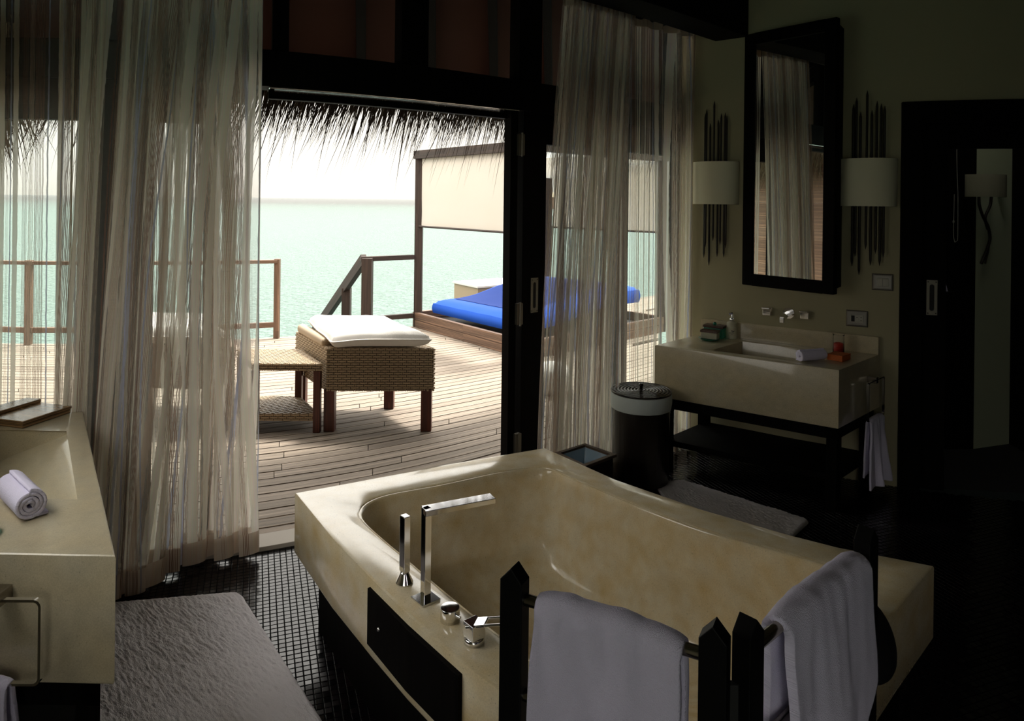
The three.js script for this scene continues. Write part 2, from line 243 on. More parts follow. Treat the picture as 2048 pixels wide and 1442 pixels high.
// ------------------------------------------------------------ glass front
{
  const W = M.blackWood, fr = (t0, t1, y0, y1, o0 = -0.05, o1 = 0.05, n = 8) => prism(front.span(t0, t1, o0, o1, n), y0, y1, 0.003);
  struct('trim_1', fr(-0.4, 4.14, 2.165, 2.335, -0.07, 0.07, 24), W);                                        // header beam
  struct('trim_2', [fr(1.1, 2.56, 2.118, 2.15, 0.0, 0.045, 12), fr(1.1, 1.13, 2.14, 2.17, 0, 0.04, 1), fr(2.5, 2.53, 2.14, 2.17, 0, 0.04, 1)], W);   // door track hung under the header
  struct('trim_9', fr(1.1, 2.56, 2.158, 2.166, -0.066, -0.01, 12), std({ name: 'polished aluminium strip', color: lin(0.8, 0.8, 0.78), metalness: 1, roughness: 0.2 }));
  struct('trim_3', fr(-0.4, 4.14, 0, 0.022, -0.05, 0.09, 24), std({ name: 'grey sill stone', color: lin(0.4, 0.36, 0.31), roughness: 0.7 }));
  struct('trim_4', [[1.115, 1.195], [1.80, 1.96], [2.575, 2.745], [3.42, 3.52], [0.28, 0.36], [-0.4, -0.3], [4.04, 4.12]].map(([a, b]) => fr(a, b, 2.33, CEIL, -0.045, 0.045, 2)), W);   // clerestory mullions
  struct('trim_5', fr(-0.4, 4.14, CEIL - 0.09, CEIL + 0.02, -0.06, 0.06, 24), W);
  // fixed lights either side of the opening
  const pane = (t0, t1, y0, y1) => prism(front.span(t0, t1, -0.004, 0.004, 8), y0, y1, 0);
  const light = (n, t0, t1) => { const w = structGroup('window_' + n); mesh('window_frame', [fr(t0, t0 + 0.05, 0.02, 2.165, -0.03, 0.03, 1), fr(t1 - 0.05, t1, 0.02, 2.165, -0.03, 0.03, 1), fr(t0, t1, 1.985, 2.165, -0.03, 0.03), fr(t0, t1, 0.02, 0.07, -0.03, 0.03)], W, w); mesh('pane', pane(t0 + 0.05, t1 - 0.05, 0.07, 1.985), M.glass, w); return w; };
  light(1, -0.4, 0.33);
  struct('trim_6', fr(0.3, 0.53, 0.02, 2.165, -0.05, 0.03, 2), W);
  light(2, 0.5, 0.845);
  light(3, 3.5, 4.12);
  // folding door: two stiles with hinges, a flush pull, glass and rails running to the next stile
  const d = structGroup('door_1');
  mesh('stile', fr(2.525, 2.578, 0.02, 2.165, -0.035, 0.025, 2), W, d);
  mesh('stile', fr(2.607, 2.785, 0.02, 2.165, -0.05, 0.03, 3), W, d);
  mesh('stile', fr(3.415, 3.515, 0.02, 2.165, -0.05, 0.03, 3), W, d);
  mesh('rail', fr(2.78, 3.42, 1.985, 2.165, -0.03, 0.03), W, d); mesh('rail', fr(2.78, 3.42, 0.02, 0.07, -0.03, 0.03), W, d);
  mesh('pane', pane(2.78, 3.42, 0.07, 1.985), M.glass, d);
  for (const y of [1.97, 0.998, 0.25]) { const h = mesh('hinge', [fr(2.570, 2.590, y - 0.062, y + 0.062, -0.056, -0.03, 1), fr(2.592, 2.612, y - 0.062, y + 0.062, -0.056, -0.03, 1)], M.nickel, d); const p = front(2.591, -0.058); mesh('hinge_pin', rod(V(p[0], y - 0.068, p[1]), V(p[0], y + 0.068, p[1]), 0.006), M.nickel, h); }
  const p = front(2.70, -0.052), n = front.normal(2.70), pull = new THREE.Group(); pull.name = 'door_pull'; pull.position.copy(V(p[0], 1.098, p[1])); pull.rotation.y = facing(-n[0], -n[1]); d.add(pull);
  flushPull(pull);
  // clerestory glass
  [[-0.3, 0.28], [0.36, 1.115], [1.195, 1.80], [1.96, 2.575], [2.745, 3.42], [3.52, 4.04]].forEach(([a, b], k) => struct('window_' + (4 + k), pane(a, b, 2.335, CEIL - 0.09), M.softGlass));
}
function flushPull(g) {   // plate with a long rounded recess
  const s = new THREE.Shape(); s.moveTo(-0.027, -0.1); s.lineTo(0.027, -0.1); s.lineTo(0.027, 0.1); s.lineTo(-0.027, 0.1); s.closePath();
  const h = new THREE.Path(); h.absarc(0, 0.064, 0.0125, 0, Math.PI); h.absarc(0, -0.064, 0.0125, Math.PI, 2 * Math.PI); s.holes.push(h);
  mesh('plate', new THREE.ExtrudeGeometry(s, { depth: 0.003, bevelEnabled: true, bevelSize: 0.001, bevelThickness: 0.001, bevelSegments: 1 }), M.nickel, g);
  mesh('recess', box(0.03, 0.17, 0.002, 0, 0, -0.001, 0.0005), M.black, g);
  for (const [x, y] of [[-1, -1], [1, -1], [-1, 1], [1, 1]]) mesh('screw', new THREE.SphereGeometry(0.0035, 10, 6).scale(1, 1, 0.4).translate(x * 0.02, y * 0.09, 0.0045), M.black, g);
}
{ // dark curtain beam along the window wall, running into the right wall
  const g = []; for (let i = 0; i < 12; i++) g.push(prism(front.span(lerp(-0.4, 3.95, i / 12), lerp(-0.4, 3.95, (i + 1) / 12), -0.66, -0.44, 2), 2.73, CEIL, 0.002));
  struct('trim_7', g, M.blackWood);
}

// ------------------------------------------------------------ curtains: striped sheer cloth
function clothMaps(seed) {
  const R = rng(seed), W = 2048, Hh = 64, col = new Float32Array(W * 3), al = new Float32Array(W), kinds = [[0.84, 0.80, 0.70], [0.27, 0.16, 0.11], [0.45, 0.49, 0.64], [0.93, 0.89, 0.80], [0.60, 0.48, 0.38], [0.17, 0.17, 0.20]];
  col.fill(0.78); al.fill(0.17);
  for (let i = 0; i < W; i++) { col[i * 3] = 0.86; col[i * 3 + 1] = 0.84; col[i * 3 + 2] = 0.78; al[i] = 0.13 + 0.08 * R(); }
  let x = 0; const put = (w, c, a) => { for (let i = 0; i < w; i++) { const k = (Math.floor(x) + i) % W; for (let j = 0; j < 3; j++) col[k * 3 + j] = c[j] * (0.92 + 0.16 * R()); al[k] = a; } };
  const mm = W / 800;                                           // one repeat is 0.8 m of cloth
  while (x < W - 30 * mm) {
    const r = R();
    if (r < 0.25) { const w = (9 + 15 * R()) * mm; put(w, kinds[R() < 0.6 ? 0 : R() < 0.5 ? 3 : 4], 0.78 + 0.14 * R()); x += w + (1 + 5 * R()) * mm; }
    else if (r < 0.80) { const n = 3 + Math.floor(R() * 8), c = kinds[R() < 0.5 ? 1 : R() < 0.6 ? 4 : 5]; for (let k = 0; k < n; k++) { const w = (0.8 + 1.6 * R()) * mm; put(w, c, 0.8); x += w + (1.2 + 2.5 * R()) * mm; } }
    else { const w = (3 + 5 * R()) * mm; put(w, kinds[2], 0.85); x += w + (2 + 5 * R()) * mm; }
    x += (4 + 26 * R() * R()) * mm;
  }
  const wob = (u, v) => (((u + 0.0018 * ring(0, v, 3, Math.floor(u * 24) * 1.7)) % 1) + 1) % 1;
  const srgb = (l) => l <= 0.0031308 ? l * 12.92 : 1.055 * Math.pow(l, 1 / 2.4) - 0.055;
  const map = texture(W, Hh, (u, v) => { const k = Math.floor(wob(u, v) * W) * 3; return [srgb(col[k]), srgb(col[k + 1]), srgb(col[k + 2])]; });
  const alpha = texture(W, Hh, (u, v) => al[Math.floor(wob(u, v) * W)], false);
  return { map, alpha };
}
const cloth = clothMaps(5);
const clothMat = phys({ name: 'striped sheer curtain', color: lin(1, 1, 1), map: cloth.map, alphaMap: cloth.alpha, transparent: true, roughness: 1, transmission: 0.55, thickness: 0, side: THREE.DoubleSide });
const hemMat = phys({ name: 'striped curtain hem', color: lin(0.72, 0.62, 0.55), map: cloth.map, roughness: 1, transmission: 0.3, thickness: 0, side: THREE.DoubleSide });
// plan(s, v) -> [station, off]; v = 0 at the floor
function curtain(label, plan, len, top, bottom, n) {
  const t = thing('curtain', label, 'curtain');
  const at = (s, v, y) => { const [st, of] = plan(s, v), p = front(st, of); return V(p[0], y, p[1]); }, hem = 0.1;
  mesh('drape', sheet(n, 22, (s, v) => { const b = bottom(s) + hem; return at(s, lerp(hem / top, 1, v), lerp(b, top, v)); }, 0, len / 0.8, top / 0.8), clothMat, t);
  mesh('hem', sheet(n, 2, (s, v) => at(s, v * hem / top, bottom(s) + v * hem), 0, len / 0.8, 0.12), hemMat, t);
  mesh('heading', sheet(n, 1, (s, v) => at(s, 1, top - 0.04 + v * 0.05), 0.002, len / 0.8, 0.06), hemMat, t);
  return t;
}
const smooth = (a, b, x) => { const t = clamp((x - a) / (b - a), 0, 1); return t * t * (3 - 2 * t); };
curtain('striped sheer curtain on the left, spread flat then gathered beside the open doorway', (s, v) => {
  const g = smooth(0.14, 0.2, s), ph = s * 74 + 1.6 * noise(s * 9, v * 1.1) + 0.5, amp = (0.012 + 0.062 * g * (0.75 + 0.5 * noise(s * 13, 1))) * (1 - 0.25 * v);
  const base = s < 0.17 ? lerp(-0.42, 0.24, s / 0.17) : lerp(0.24, 1.03, (s - 0.17) / 0.83);
  const lean = g * (1 - v) * (s < 0.72 ? -0.10 * smooth(0.2, 0.5, s) : lerp(-0.10, 0.02, (s - 0.72) / 0.28));
  const gap = 0.06 * Math.exp(-Math.pow((s - 0.42) / 0.05, 2)) * Math.sign(s - 0.42) * smooth(0, 0.02, Math.abs(s - 0.42));
  return [base + lean + gap + g * lerp(0.032, 0.06, smooth(0.45, 0.8, s)) * Math.sin(2 * ph + 0.8), -0.2 + 0.13 * (1 - v) * smooth(0.68, 0.8, s) - 0.1 * g * (1 - v) * Math.exp(-Math.pow((s - 0.45) / 0.2, 2)) + amp * Math.sin(ph)];
}, 4.0, 2.8, (s) => 0.003 + 0.004 * (noise(s * 7, 3) + 0.5) + 0.024 * smooth(0.66, 0.74, s), 520);
curtain('striped sheer curtain bunched in a thick sheaf just right of the door post', (s, v) => {
  const ph = s * 62 + 1.5 * noise(s * 8, v * 1.2, 4), amp = 0.055 * (1 - 0.2 * v);
  return [lerp(lerp(2.58, 3.12, s), lerp(2.74, 3.24, s), v) + 0.05 * (1 - v) * v * -2 + 0.026 * Math.sin(2 * ph), -0.27 + amp * Math.sin(ph)];
}, 2.6, 2.8, (s) => 0.006 + 0.01 * (noise(s * 7, 8) + 0.5), 360);
curtain('striped sheer curtain spread thinly behind the laundry hamper and the right washstand', (s, v) => {
  const g = smooth(0.35, 0.75, s), ph = s * 34 + 1.4 * noise(s * 7, v * 1.2, 9);
  return [lerp(3.22, 3.87, s) + (1 - v) * 0.03 * (1 - s) + 0.02 * g * Math.sin(2 * ph), lerp(-0.22, -0.315, s) + (0.012 + 0.045 * g) * Math.sin(ph)];
}, 1.1, 2.8, (s) => 0.006 + 0.01 * (noise(s * 7, 5) + 0.5), 260);
tag(mesh('curtain_rail', [tube(Array.from({ length: 20 }, (_, i) => { const p = front(lerp(-0.4, 3.86, i / 19), -0.24); return V(p[0], 2.815, p[1]); }), 0.012, 60, 8)], M.darkWood), 'dark curtain rail along the top of the window wall', 'curtain rail');

// ------------------------------------------------------------ thatched eave outside the glass
{
  const t = thing('thatched_eave', 'thatched roof eave with ragged palm fringe hanging outside the glass front', 'roof');
  const top = (u, v, lift) => { const st = lerp(-0.28, 4.3, u), a = front(Math.min(st, 4.55), 0.05), b = eaveFor(Math.min(st, 3.93)), p = mix2(a, b, v); return V(p[0], lerp(3.24, 2.42, v) + lift, p[1]); };
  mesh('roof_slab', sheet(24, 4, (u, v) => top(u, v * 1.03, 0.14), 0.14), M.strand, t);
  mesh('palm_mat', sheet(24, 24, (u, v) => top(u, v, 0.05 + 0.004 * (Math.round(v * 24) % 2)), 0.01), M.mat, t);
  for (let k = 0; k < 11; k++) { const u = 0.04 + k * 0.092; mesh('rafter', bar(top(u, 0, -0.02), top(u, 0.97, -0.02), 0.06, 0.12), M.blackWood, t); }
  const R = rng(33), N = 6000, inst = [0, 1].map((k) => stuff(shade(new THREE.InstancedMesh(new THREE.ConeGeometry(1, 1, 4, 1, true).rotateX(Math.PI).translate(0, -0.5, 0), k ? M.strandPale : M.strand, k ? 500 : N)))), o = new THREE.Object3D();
  inst.forEach((m, kind) => {
    for (let i = 0; i < m.count; i++) {
      const st = lerp(-0.28, 3.95, R()), tuft = 0.5 + 0.5 * noise(st * 9, 2), r = R(), p = eaveFor(st), n = [0, 0];
      const L = r < 0.5 ? 0.08 + 0.2 * R() * (0.4 + tuft) : r < 0.93 ? 0.18 + 0.42 * R() * (0.35 + tuft) : 0.4 + 0.38 * R();
      o.position.copy(V(p[0] + (R() - 0.5) * 0.12, 2.44 + (R() - 0.5) * 0.08 + 0.02, p[1] + (R() - 0.5) * 0.2));
      const lean = 0.3 + 0.28 * (R() - 0.5) + 0.15 * noise(st * 5, 7), w = L < 0.25 ? 0.004 + 0.006 * R() : 0.0028 + 0.0036 * R();
      o.rotation.set((R() - 0.5) * 0.5, 0.4 + R() * 0.4, -lean); o.scale.set(w, L, w * 0.5); o.updateMatrix(); m.setMatrixAt(i, o.matrix);
    }
    m.name = 'thatch_fringe'; t.add(m);
  });
}

// ------------------------------------------------------------ deck
const deckNear = planCurve([[-0.5, -4.334, 3.646], [-0.4, -3.782, 3.474], [-0.3, -3.311, 3.35], [-0.2, -2.901, 3.265], [-0.1, -2.536, 3.216], [0, -2.203, 3.2], [0.1, -1.893, 3.216], [0.2, -1.595, 3.265], [0.3, -1.302, 3.35], [0.4, -1.003, 3.474], [0.5, -0.688, 3.646], [0.6, -0.343, 3.877], [0.7, 0.048, 4.184], [0.8, 0.512, 4.593], [0.9, 1.088, 5.148]]);
const deckFar = planCurve([[-0.5, -10.496, 8.831], [-0.4, -9.159, 8.414], [-0.3, -8.02, 8.112], [-0.2, -7.026, 7.908], [-0.1, -6.142, 7.789], [0, -5.336, 7.75], [0.1, -4.584, 7.789], [0.2, -3.863, 7.908], [0.3, -3.152, 8.112], [0.4, -2.428, 8.414], [0.5, -1.665, 8.831], [0.6, -0.832, 9.39], [0.7, 0.116, 10.133], [0.8, 1.24, 11.124], [0.9, 2.636, 12.468]]);
{
  const deck = structGroup('deck'), R = rng(11), N = 48;
  const at = (a, k) => mix2(deckNear(a), deckFar(a), k);
  for (let i = 0; i < N; i++) {
    const k0 = (i + 0.06) / N, k1 = (i + 0.94) / N, cuts = [-0.42]; let a = -0.42; while (a < 0.86) { a += 0.28 + 0.3 * R(); cuts.push(Math.min(a, 0.9)); }
    for (let c = 0; c + 1 < cuts.length; c++) {
      const a0 = cuts[c] + 0.001, a1 = cuts[c + 1], n = Math.max(3, Math.round((a1 - a0) / 0.06)), lift = (R() - 0.5) * 0.002, u0 = R();
      const g = sheet(1, n, (u, v) => { const p = at(lerp(a0, a1, v), lerp(k1, k0, u)); return V(p[0], -0.0125 + lift, p[1]); }, 0.025);
      const uv = g.attributes.uv, len = 3 * (a1 - a0) * 1.4 * (1 + k0); for (let q = 0; q < uv.count; q++) uv.setXY(q, u0 + uv.getX(q) * 0.09, uv.getY(q) * len + u0 * 5);
      mesh('deck_board', toCreasedNormals(g, 0.6), M.deck[Math.floor(R() * 3.4)], deck);
    }
  }
  const out = []; for (let i = 0; i <= 20; i++) out.push(at(lerp(-0.42, 0.9, i / 20), 0.0)); for (let i = 20; i >= 0; i--) out.push(at(lerp(-0.42, 0.9, i / 20), 0.995));
  mesh('deck_gap_shade', prism(out, -0.22, -0.03, 0), M.blackWood, deck);  // black slab under the boards gives the gaps their shade
}
// sea and the horizon
{
  const P = []; const sea = sheet(60, 60, (u, v) => { const r = 6000 * Math.pow(v, 4) - 30, x = lerp(-1, 1, u) * (60 + 6000 * Math.pow(v, 4)); return V(x, -1.7, r); });
  const p = sea.attributes.position, col = new Float32Array(p.count * 3), uv = new Float32Array(p.count * 2);
  for (let i = 0; i < p.count; i++) {                          // shallow turquoise lagoon, then the deeper grey-green water past the reef
    const d = -p.getZ(i), x = p.getX(i), deep = smooth(50, 520, d + 25 * noise(x * 0.02, d * 0.02)), c = [[0.128, 0.190, 0.168], [0.070, 0.076, 0.072]];
    for (let k = 0; k < 3; k++) col[i * 3 + k] = lerp(c[0][k], c[1][k], deep); uv[i * 2] = x / 9; uv[i * 2 + 1] = d / 4;
  }
  sea.setAttribute('color', new THREE.BufferAttribute(col, 3)); sea.setAttribute('uv', new THREE.BufferAttribute(uv, 2));
  tag(mesh('sea', sea, phys({ name: 'lagoon water', vertexColors: true, roughness: 0.3, specularIntensity: 0.2, bumpMap: rippleBump, bumpScale: 0.3 })), 'pale turquoise lagoon stretching to the grey horizon', 'sea').userData.kind = 'structure';
}
{ // timber privacy screen at the left end of the deck, thatched along its top
  const s = thing('privacy_screen', 'brown plank privacy screen with a thatched top, seen reflected in the mirror', 'screen'), A = [-2.44, 3.17], B = [-5.6, 6.3];
  for (let k = 0; k < 16; k++) mesh('plank', bar(V(A[0], 0.085 + k * 0.15, A[1]), V(B[0], 0.085 + k * 0.15, B[1]), 0.03, 0.1495), M.siding[(k * 7) % 3], s);
  for (const t of [0.03, 0.5, 0.97]) { const p = mix2(A, B, t); mesh('post', box(0.09, 3.2, 0.09, p[0] - 0.09, 1.6, -p[1] - 0.06), M.darkWood, s); }
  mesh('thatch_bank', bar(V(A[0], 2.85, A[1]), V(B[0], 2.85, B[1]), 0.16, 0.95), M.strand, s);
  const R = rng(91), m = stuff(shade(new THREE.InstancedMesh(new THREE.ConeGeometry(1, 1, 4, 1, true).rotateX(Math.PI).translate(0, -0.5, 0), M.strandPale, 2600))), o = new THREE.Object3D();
  for (let i = 0; i < m.count; i++) { const p = mix2(A, B, R()), w = 0.004 + 0.006 * R(); o.position.copy(V(p[0] + 0.09 + 0.05 * R(), 2.18 + 0.4 * R() * R(), p[1] + 0.06 + 0.04 * R())); o.rotation.set((R() - 0.5) * 0.7, R() * 3, (R() - 0.5) * 0.7); o.scale.set(w, 0.2 + 0.34 * R(), w * 0.5); o.updateMatrix(); m.setMatrixAt(i, o.matrix); }
  m.name = 'thatch_fringe'; s.add(m);
}

// ------------------------------------------------------------ railing and stair
{
  const r = thing('deck_railing', 'low two-rail timber railing along the sea edge behind the left curtain', 'railing');
  const pts = [[-6.911, 7.845], [-5.302, 7.7], [-4.344, 7.765], [-3.456, 7.956], [-2.743, 8.211]];
  pts.forEach((p, i) => {
    mesh('post', box(0.06, 0.93, 0.06, p[0], 0.465, -p[1]), M.bedWood, r);
    if (i) { const q = pts[i - 1]; mesh('rail', bar(V(q[0], 0.90, q[1]), V(p[0], 0.90, p[1]), 0.075, 0.04), M.bedWood, r); mesh('rail', bar(V(q[0], 0.16, q[1]), V(p[0], 0.16, p[1]), 0.04, 0.06), M.bedWood, r); }
  });
  const s = thing('stair_railing', 'dark timber handrail sloping down the sea stairs beside the daybed post', 'railing');
  const P = [-1.79, 8.72], E = [-1.258, 9.02];
  const post = (x, z, y0, y1, w = 0.11) => mesh('post', box(w, y1 - y0, w, x, (y0 + y1) / 2, -z), M.railWood, s);
  post(P[0], P[1], 0, 0.91, 0.125); post(-2.17, 9.25, -0.6, 0.47); post(-2.60, 9.84, -1.2, -0.02);
  mesh('handrail', bar(V(P[0] - 0.04, 0.90, P[1]), V(-3.02, -0.5, 10.42), 0.07, 0.13), M.railWood, s);
  mesh('handrail', bar(V(P[0] - 0.09, 0.895, P[1]), V(E[0], 0.905, E[1]), 0.08, 0.06), M.railWood, s);
  mesh('rail', bar(V(P[0], 0.15, P[1]), V(E[0], 0.15, E[1]), 0.05, 0.06), M.railWood, s);
  mesh('stringer', bar(V(P[0] - 0.02, 0.10, P[1] + 0.06), V(-3.0, -1.2, 10.4), 0.06, 0.24), M.railWood, s);
  for (let k = 0; k < 5; k++) { const t = (k + 0.7) / 5, p = mix2(P, [-3.0, 10.4], t); mesh('tread', bar(V(p[0], 0.0 - 1.2 * t, p[1]), V(p[0] - 0.85, 0.0 - 1.2 * t, p[1] - 0.52), 0.26, 0.035), M.railWood, s); }
}

// ------------------------------------------------------------ daybed with canopy frame
{
  const A = [0.181, 7.274], B = [-1.25, 9.08], C = [0.551, 10.44], D = [1.965, 8.942], Q = quad(A, B, C, D);
  const d = thing('daybed', 'timber platform daybed with canopy posts and cream canvas side blinds', 'daybed');
  const line = (a, b, y0, y1, w, m, name) => { const p = Q(...a), q = Q(...b); return mesh(name, bar(V(p[0], (y0 + y1) / 2, p[1]), V(q[0], (y0 + y1) / 2, q[1]), w, y1 - y0), m, d); };
  for (const [a, b] of [[[0, 0], [1, 0]], [[1, 0], [1, 1]], [[1, 1], [0, 1]], [[0, 1], [0, 0]]]) { line(a, b, 0.0, 0.093, 0.045, M.bedWood, 'frame_board'); line(a, b, 0.097, 0.19, 0.05, M.bedWood, 'frame_board'); }
  mesh('platform', prism([Q(0.02, 0.02), Q(0.98, 0.02), Q(0.98, 0.98), Q(0.02, 0.98)], 0.03, 0.085, 0), M.darkWood, d);
  for (const [a, b] of [[0, 0], [1, 0], [1, 1], [0, 1]]) { const p = Q(lerp(0.015, 0.985, a), lerp(0.015, 0.985, b)); mesh('post', box(0.1, 2.2, 0.1, p[0], 1.1, -p[1]).translate(0, 0, 0), M.railWood, d); }
  for (const [a, b] of [[[0, 0], [1, 0]], [[1, 0], [1, 1]], [[1, 1], [0, 1]], [[0, 1], [0, 0]]]) line(a, b, 2.17, 2.275, 0.08, M.railWood, 'canopy_beam');
  // blinds on the left and right sides, a canopy cloth sagging under the beams
  const hang = (a0, b0, a1, b1, y0, y1, seed) => sheet(30, 14, (u, v) => { const p = Q(lerp(a0, a1, u), lerp(b0, b1, u)), n = 0.012 * noise(u * 5, v * 2, seed); return V(p[0] + n, lerp(y0, y1, v), p[1] + n); }, 0.004);
  const b1 = mesh('blind', hang(0.06, 0.005, 0.94, 0.005, 1.31, 2.17, 2), M.canvas, d); { const p = Q(0.04, 0.005), q = Q(0.97, 0.005); mesh('blind_bar', rod(V(p[0], 1.30, p[1]), V(q[0], 1.30, q[1]), 0.013), M.railWood, b1); }
  const b2 = mesh('blind', hang(0.06, 0.99, 0.94, 0.99, 1.27, 2.17, 6), M.canvas, d); { const p = Q(0.04, 0.99), q = Q(0.97, 0.99); mesh('blind_bar', rod(V(p[0], 1.26, p[1]), V(q[0], 1.26, q[1]), 0.013), M.railWood, b2); }
  mesh('canopy_cloth', sheet(20, 20, (u, v) => { const p = Q(lerp(0.03, 0.97, u), lerp(0.35, 0.97, v)); return V(p[0], 2.16 - 0.22 * Math.sin(Math.PI * u) * Math.sin(Math.PI * v), p[1]); }, 0.004), M.canvas, d);
  // blue mattress: flat on the left, raised on a wedge to the right
  const mt = thing('mattress', 'bright blue mattress on the timber daybed, raised at its right end', 'mattress');
  const prof = (x) => lerp(0.36, 0.56, smooth(0.12, 0.8, x)), foot = (x) => lerp(0.19, 0.35, smooth(0.14, 0.8, x)), MA = [0.08, 7.72], MB = [-1.0, 9.03], MC = [0.50, 10.2], MD = [1.66, 9.07];
  const MQ = quad(MA, MB, MC, MD), soft = (e) => 0.05 * Math.pow(Math.max(0, 1 - e / 0.06), 2);
  const surf = (u, v, ins) => { const p = MQ(lerp(ins, 1 - ins, u), lerp(ins, 1 - ins, v)); return V(p[0], prof(lerp(ins, 1 - ins, v)) - (ins ? 0 : soft(Math.min(u, 1 - u, v, 1 - v))) + 0.008 * noise(u * 5, v * 5), p[1]); };
  const side = (f) => sheet(24, 6, (u, w) => { const [a, b] = f(u), p = MQ(a, b), s = surf(a, b, 0), q = Math.sin(w * Math.PI) * 0.018, m = MQ(0.5, 0.5), l = Math.hypot(p[0] - m[0], p[1] - m[1]); return V(p[0] + (p[0] - m[0]) / l * q, lerp(foot(b), s.y, w), p[1] + (p[1] - m[1]) / l * q); });
  mesh('cover', [surf, null].slice(0, 1).map(() => sheet(40, 40, (u, v) => surf(v, u, 0))).concat([side((u) => [0, u]), side((u) => [1, 1 - u]), side((u) => [1 - u, 0]), side((u) => [u, 1]), sheet(8, 8, (u, v) => { const p = MQ(u, v); return V(p[0], foot(v), p[1]); })]), M.blueEdge, mt);
  mesh('top_panel', sheet(30, 30, (u, v) => { const p = surf(lerp(0.16, 0.93, v), lerp(0.13, 0.95, u), 0); p.y += 0.006; return p; }), M.blueTop, mt);
  mesh('wedge_support', prism([MQ(0.08, 0.55), MQ(0.92, 0.55), MQ(0.92, 0.6), MQ(0.08, 0.6)], 0.085, 0.37, 0.003), M.darkWood, mt);
}
{ // rattan box beyond the daybed, and a distant water villa
  const b = thing('rattan_planter', 'speckled rattan box with a pale flat top beyond the blue mattress', 'box', [-0.35, 0, 10.75], 0.6);
  mesh('body', box(1.1, 0.36, 0.7, 0.15, 0.18, 0), M.rattan, b); mesh('lid', box(1.14, 0.03, 0.74, 0.15, 0.375, 0), M.paleStone, b);
  const v = thing('water_villa', 'distant thatched water villa on stilts at the horizon beside the daybed post', 'villa', [7.2, -1.7, 150]);
  mesh('wall', box(5, 2.2, 6, 0, 3.0, 0, 0.02), M.siding[1], v); mesh('roof', new THREE.ConeGeometry(4.6, 2.0, 4).rotateY(Math.PI / 4).translate(0, 5.1, 0), M.strandPale, v);
  mesh('platform', box(7, 0.25, 8, 0, 1.78, 0, 0.02), M.bedWood, v);
  for (const [x, z] of [[-2.8, 3.4], [0, 3.4], [2.8, 3.4], [-2.8, -3.4], [2.8, -3.4]]) mesh('stilt', box(0.3, 1.8, 0.3, x, 0.8, z, 0.02), M.paleStone, v);
}

// ------------------------------------------------------------ rattan furniture on the deck
// basket weave: little bowed strips, alternately across and upright, on a flat panel in the local x-y plane
function weave(w, h, cw = 0.03, ch = 0.017) {
  const nx = Math.max(2, Math.round(w / cw)), ny = Math.max(2, Math.round(h / ch)), ax = w / nx, ay = h / ny, out = [], R = rng(Math.round(w * 1000 + h * 77));
  const pillow = (sx, sy, d) => { const g = new THREE.BoxGeometry(sx, sy, d, 2, 1, 1), p = g.attributes.position; for (let i = 0; i < p.count; i++) if (Math.abs(p.getX(i)) > sx * 0.4) p.setZ(i, p.getZ(i) - d * 0.6); g.computeVertexNormals(); return g; };
  const H = pillow(ax * 1.28, ay * 0.70, 0.006), U = pillow(ay * 0.9, ax * 0.26, 0.005).rotateZ(Math.PI / 2);
  for (let i = 0; i < nx; i++) for (let j = 0; j < ny; j++) { const x = (i + 0.5) * ax - w / 2, y = (j + 0.5) * ay - h / 2; if ((i + j) % 2) out.push(H.clone().translate(x, y, 0.001 + R() * 0.001)); else for (const k of [-0.2, 0.2]) out.push(U.clone().translate(x + k * ax, y, 0.001)); }
  return join(out);
}
// a woven block on the plan outline A (near left), B, C, D, from y0 to y0 + h; o stands at plan point c
function woven(o, c, A, B, C, D, y0, h) {
  const L = [A, B, C, D].map((p) => [p[0] - c[0], p[1] - c[1]]), m = mix2(mix2(L[0], L[1], 0.5), mix2(L[2], L[3], 0.5), 0.5), q = quad(...L), out = [];
  mesh('core', prism(L.map((p) => mix2(p, m, 0.02)), y0 + 0.003, y0 + h - 0.003, 0.008), M.rattanDark, o);
  L.forEach((p, k) => { const r = L[(k + 1) % 4], d = V(r[0] - p[0], 0, r[1] - p[1]), w = d.length(), x = d.clone().normalize(), z = x.clone().cross(new THREE.Vector3(0, 1, 0)), b = mix2(p, r, 0.5);
    out.push(weave(w, h).applyMatrix4(new THREE.Matrix4().makeBasis(x, new THREE.Vector3(0, 1, 0), z).setPosition(V(b[0], y0 + h / 2, b[1])))); });
  const W = Math.hypot(L[1][0] - L[0][0], L[1][1] - L[0][1]), Dp = Math.hypot(L[2][0] - L[1][0], L[2][1] - L[1][1]), t = weave(W, Dp, 0.03, 0.02), a = t.attributes.position;
  for (let i = 0; i < a.count; i++) { const r = q(a.getX(i) / W + 0.5, a.getY(i) / Dp + 0.5); a.setXYZ(i, r[0], y0 + h + a.getZ(i), -r[1]); }
  t.computeVertexNormals(); out.push(t);
  stuff(mesh('weave', out, M.rattan, o));
  return q;
}
function lounger(label, c, A, B, C, D) {
  const o = thing('rattan_lounger', label, 'lounger', [c[0], 0, c[1]]), q = woven(o, c, A, B, C, D, 0.285, 0.305);
  const a = q(0.04, 0.12), b = q(0.04, 0.97); mesh('side_arm', bar(V(a[0], 0.61, a[1]), V(b[0], 0.625, b[1]), 0.07, 0.07, 0.03), M.rattan, o);
  for (const [x, y] of [[0.05, 0.05], [0.95, 0.05], [0.05, 0.95], [0.95, 0.95]]) { const p = q(x, y); mesh('leg', box(0.075, 0.30, 0.065, p[0], 0.15, -p[1]), M.redWood, o); }
}
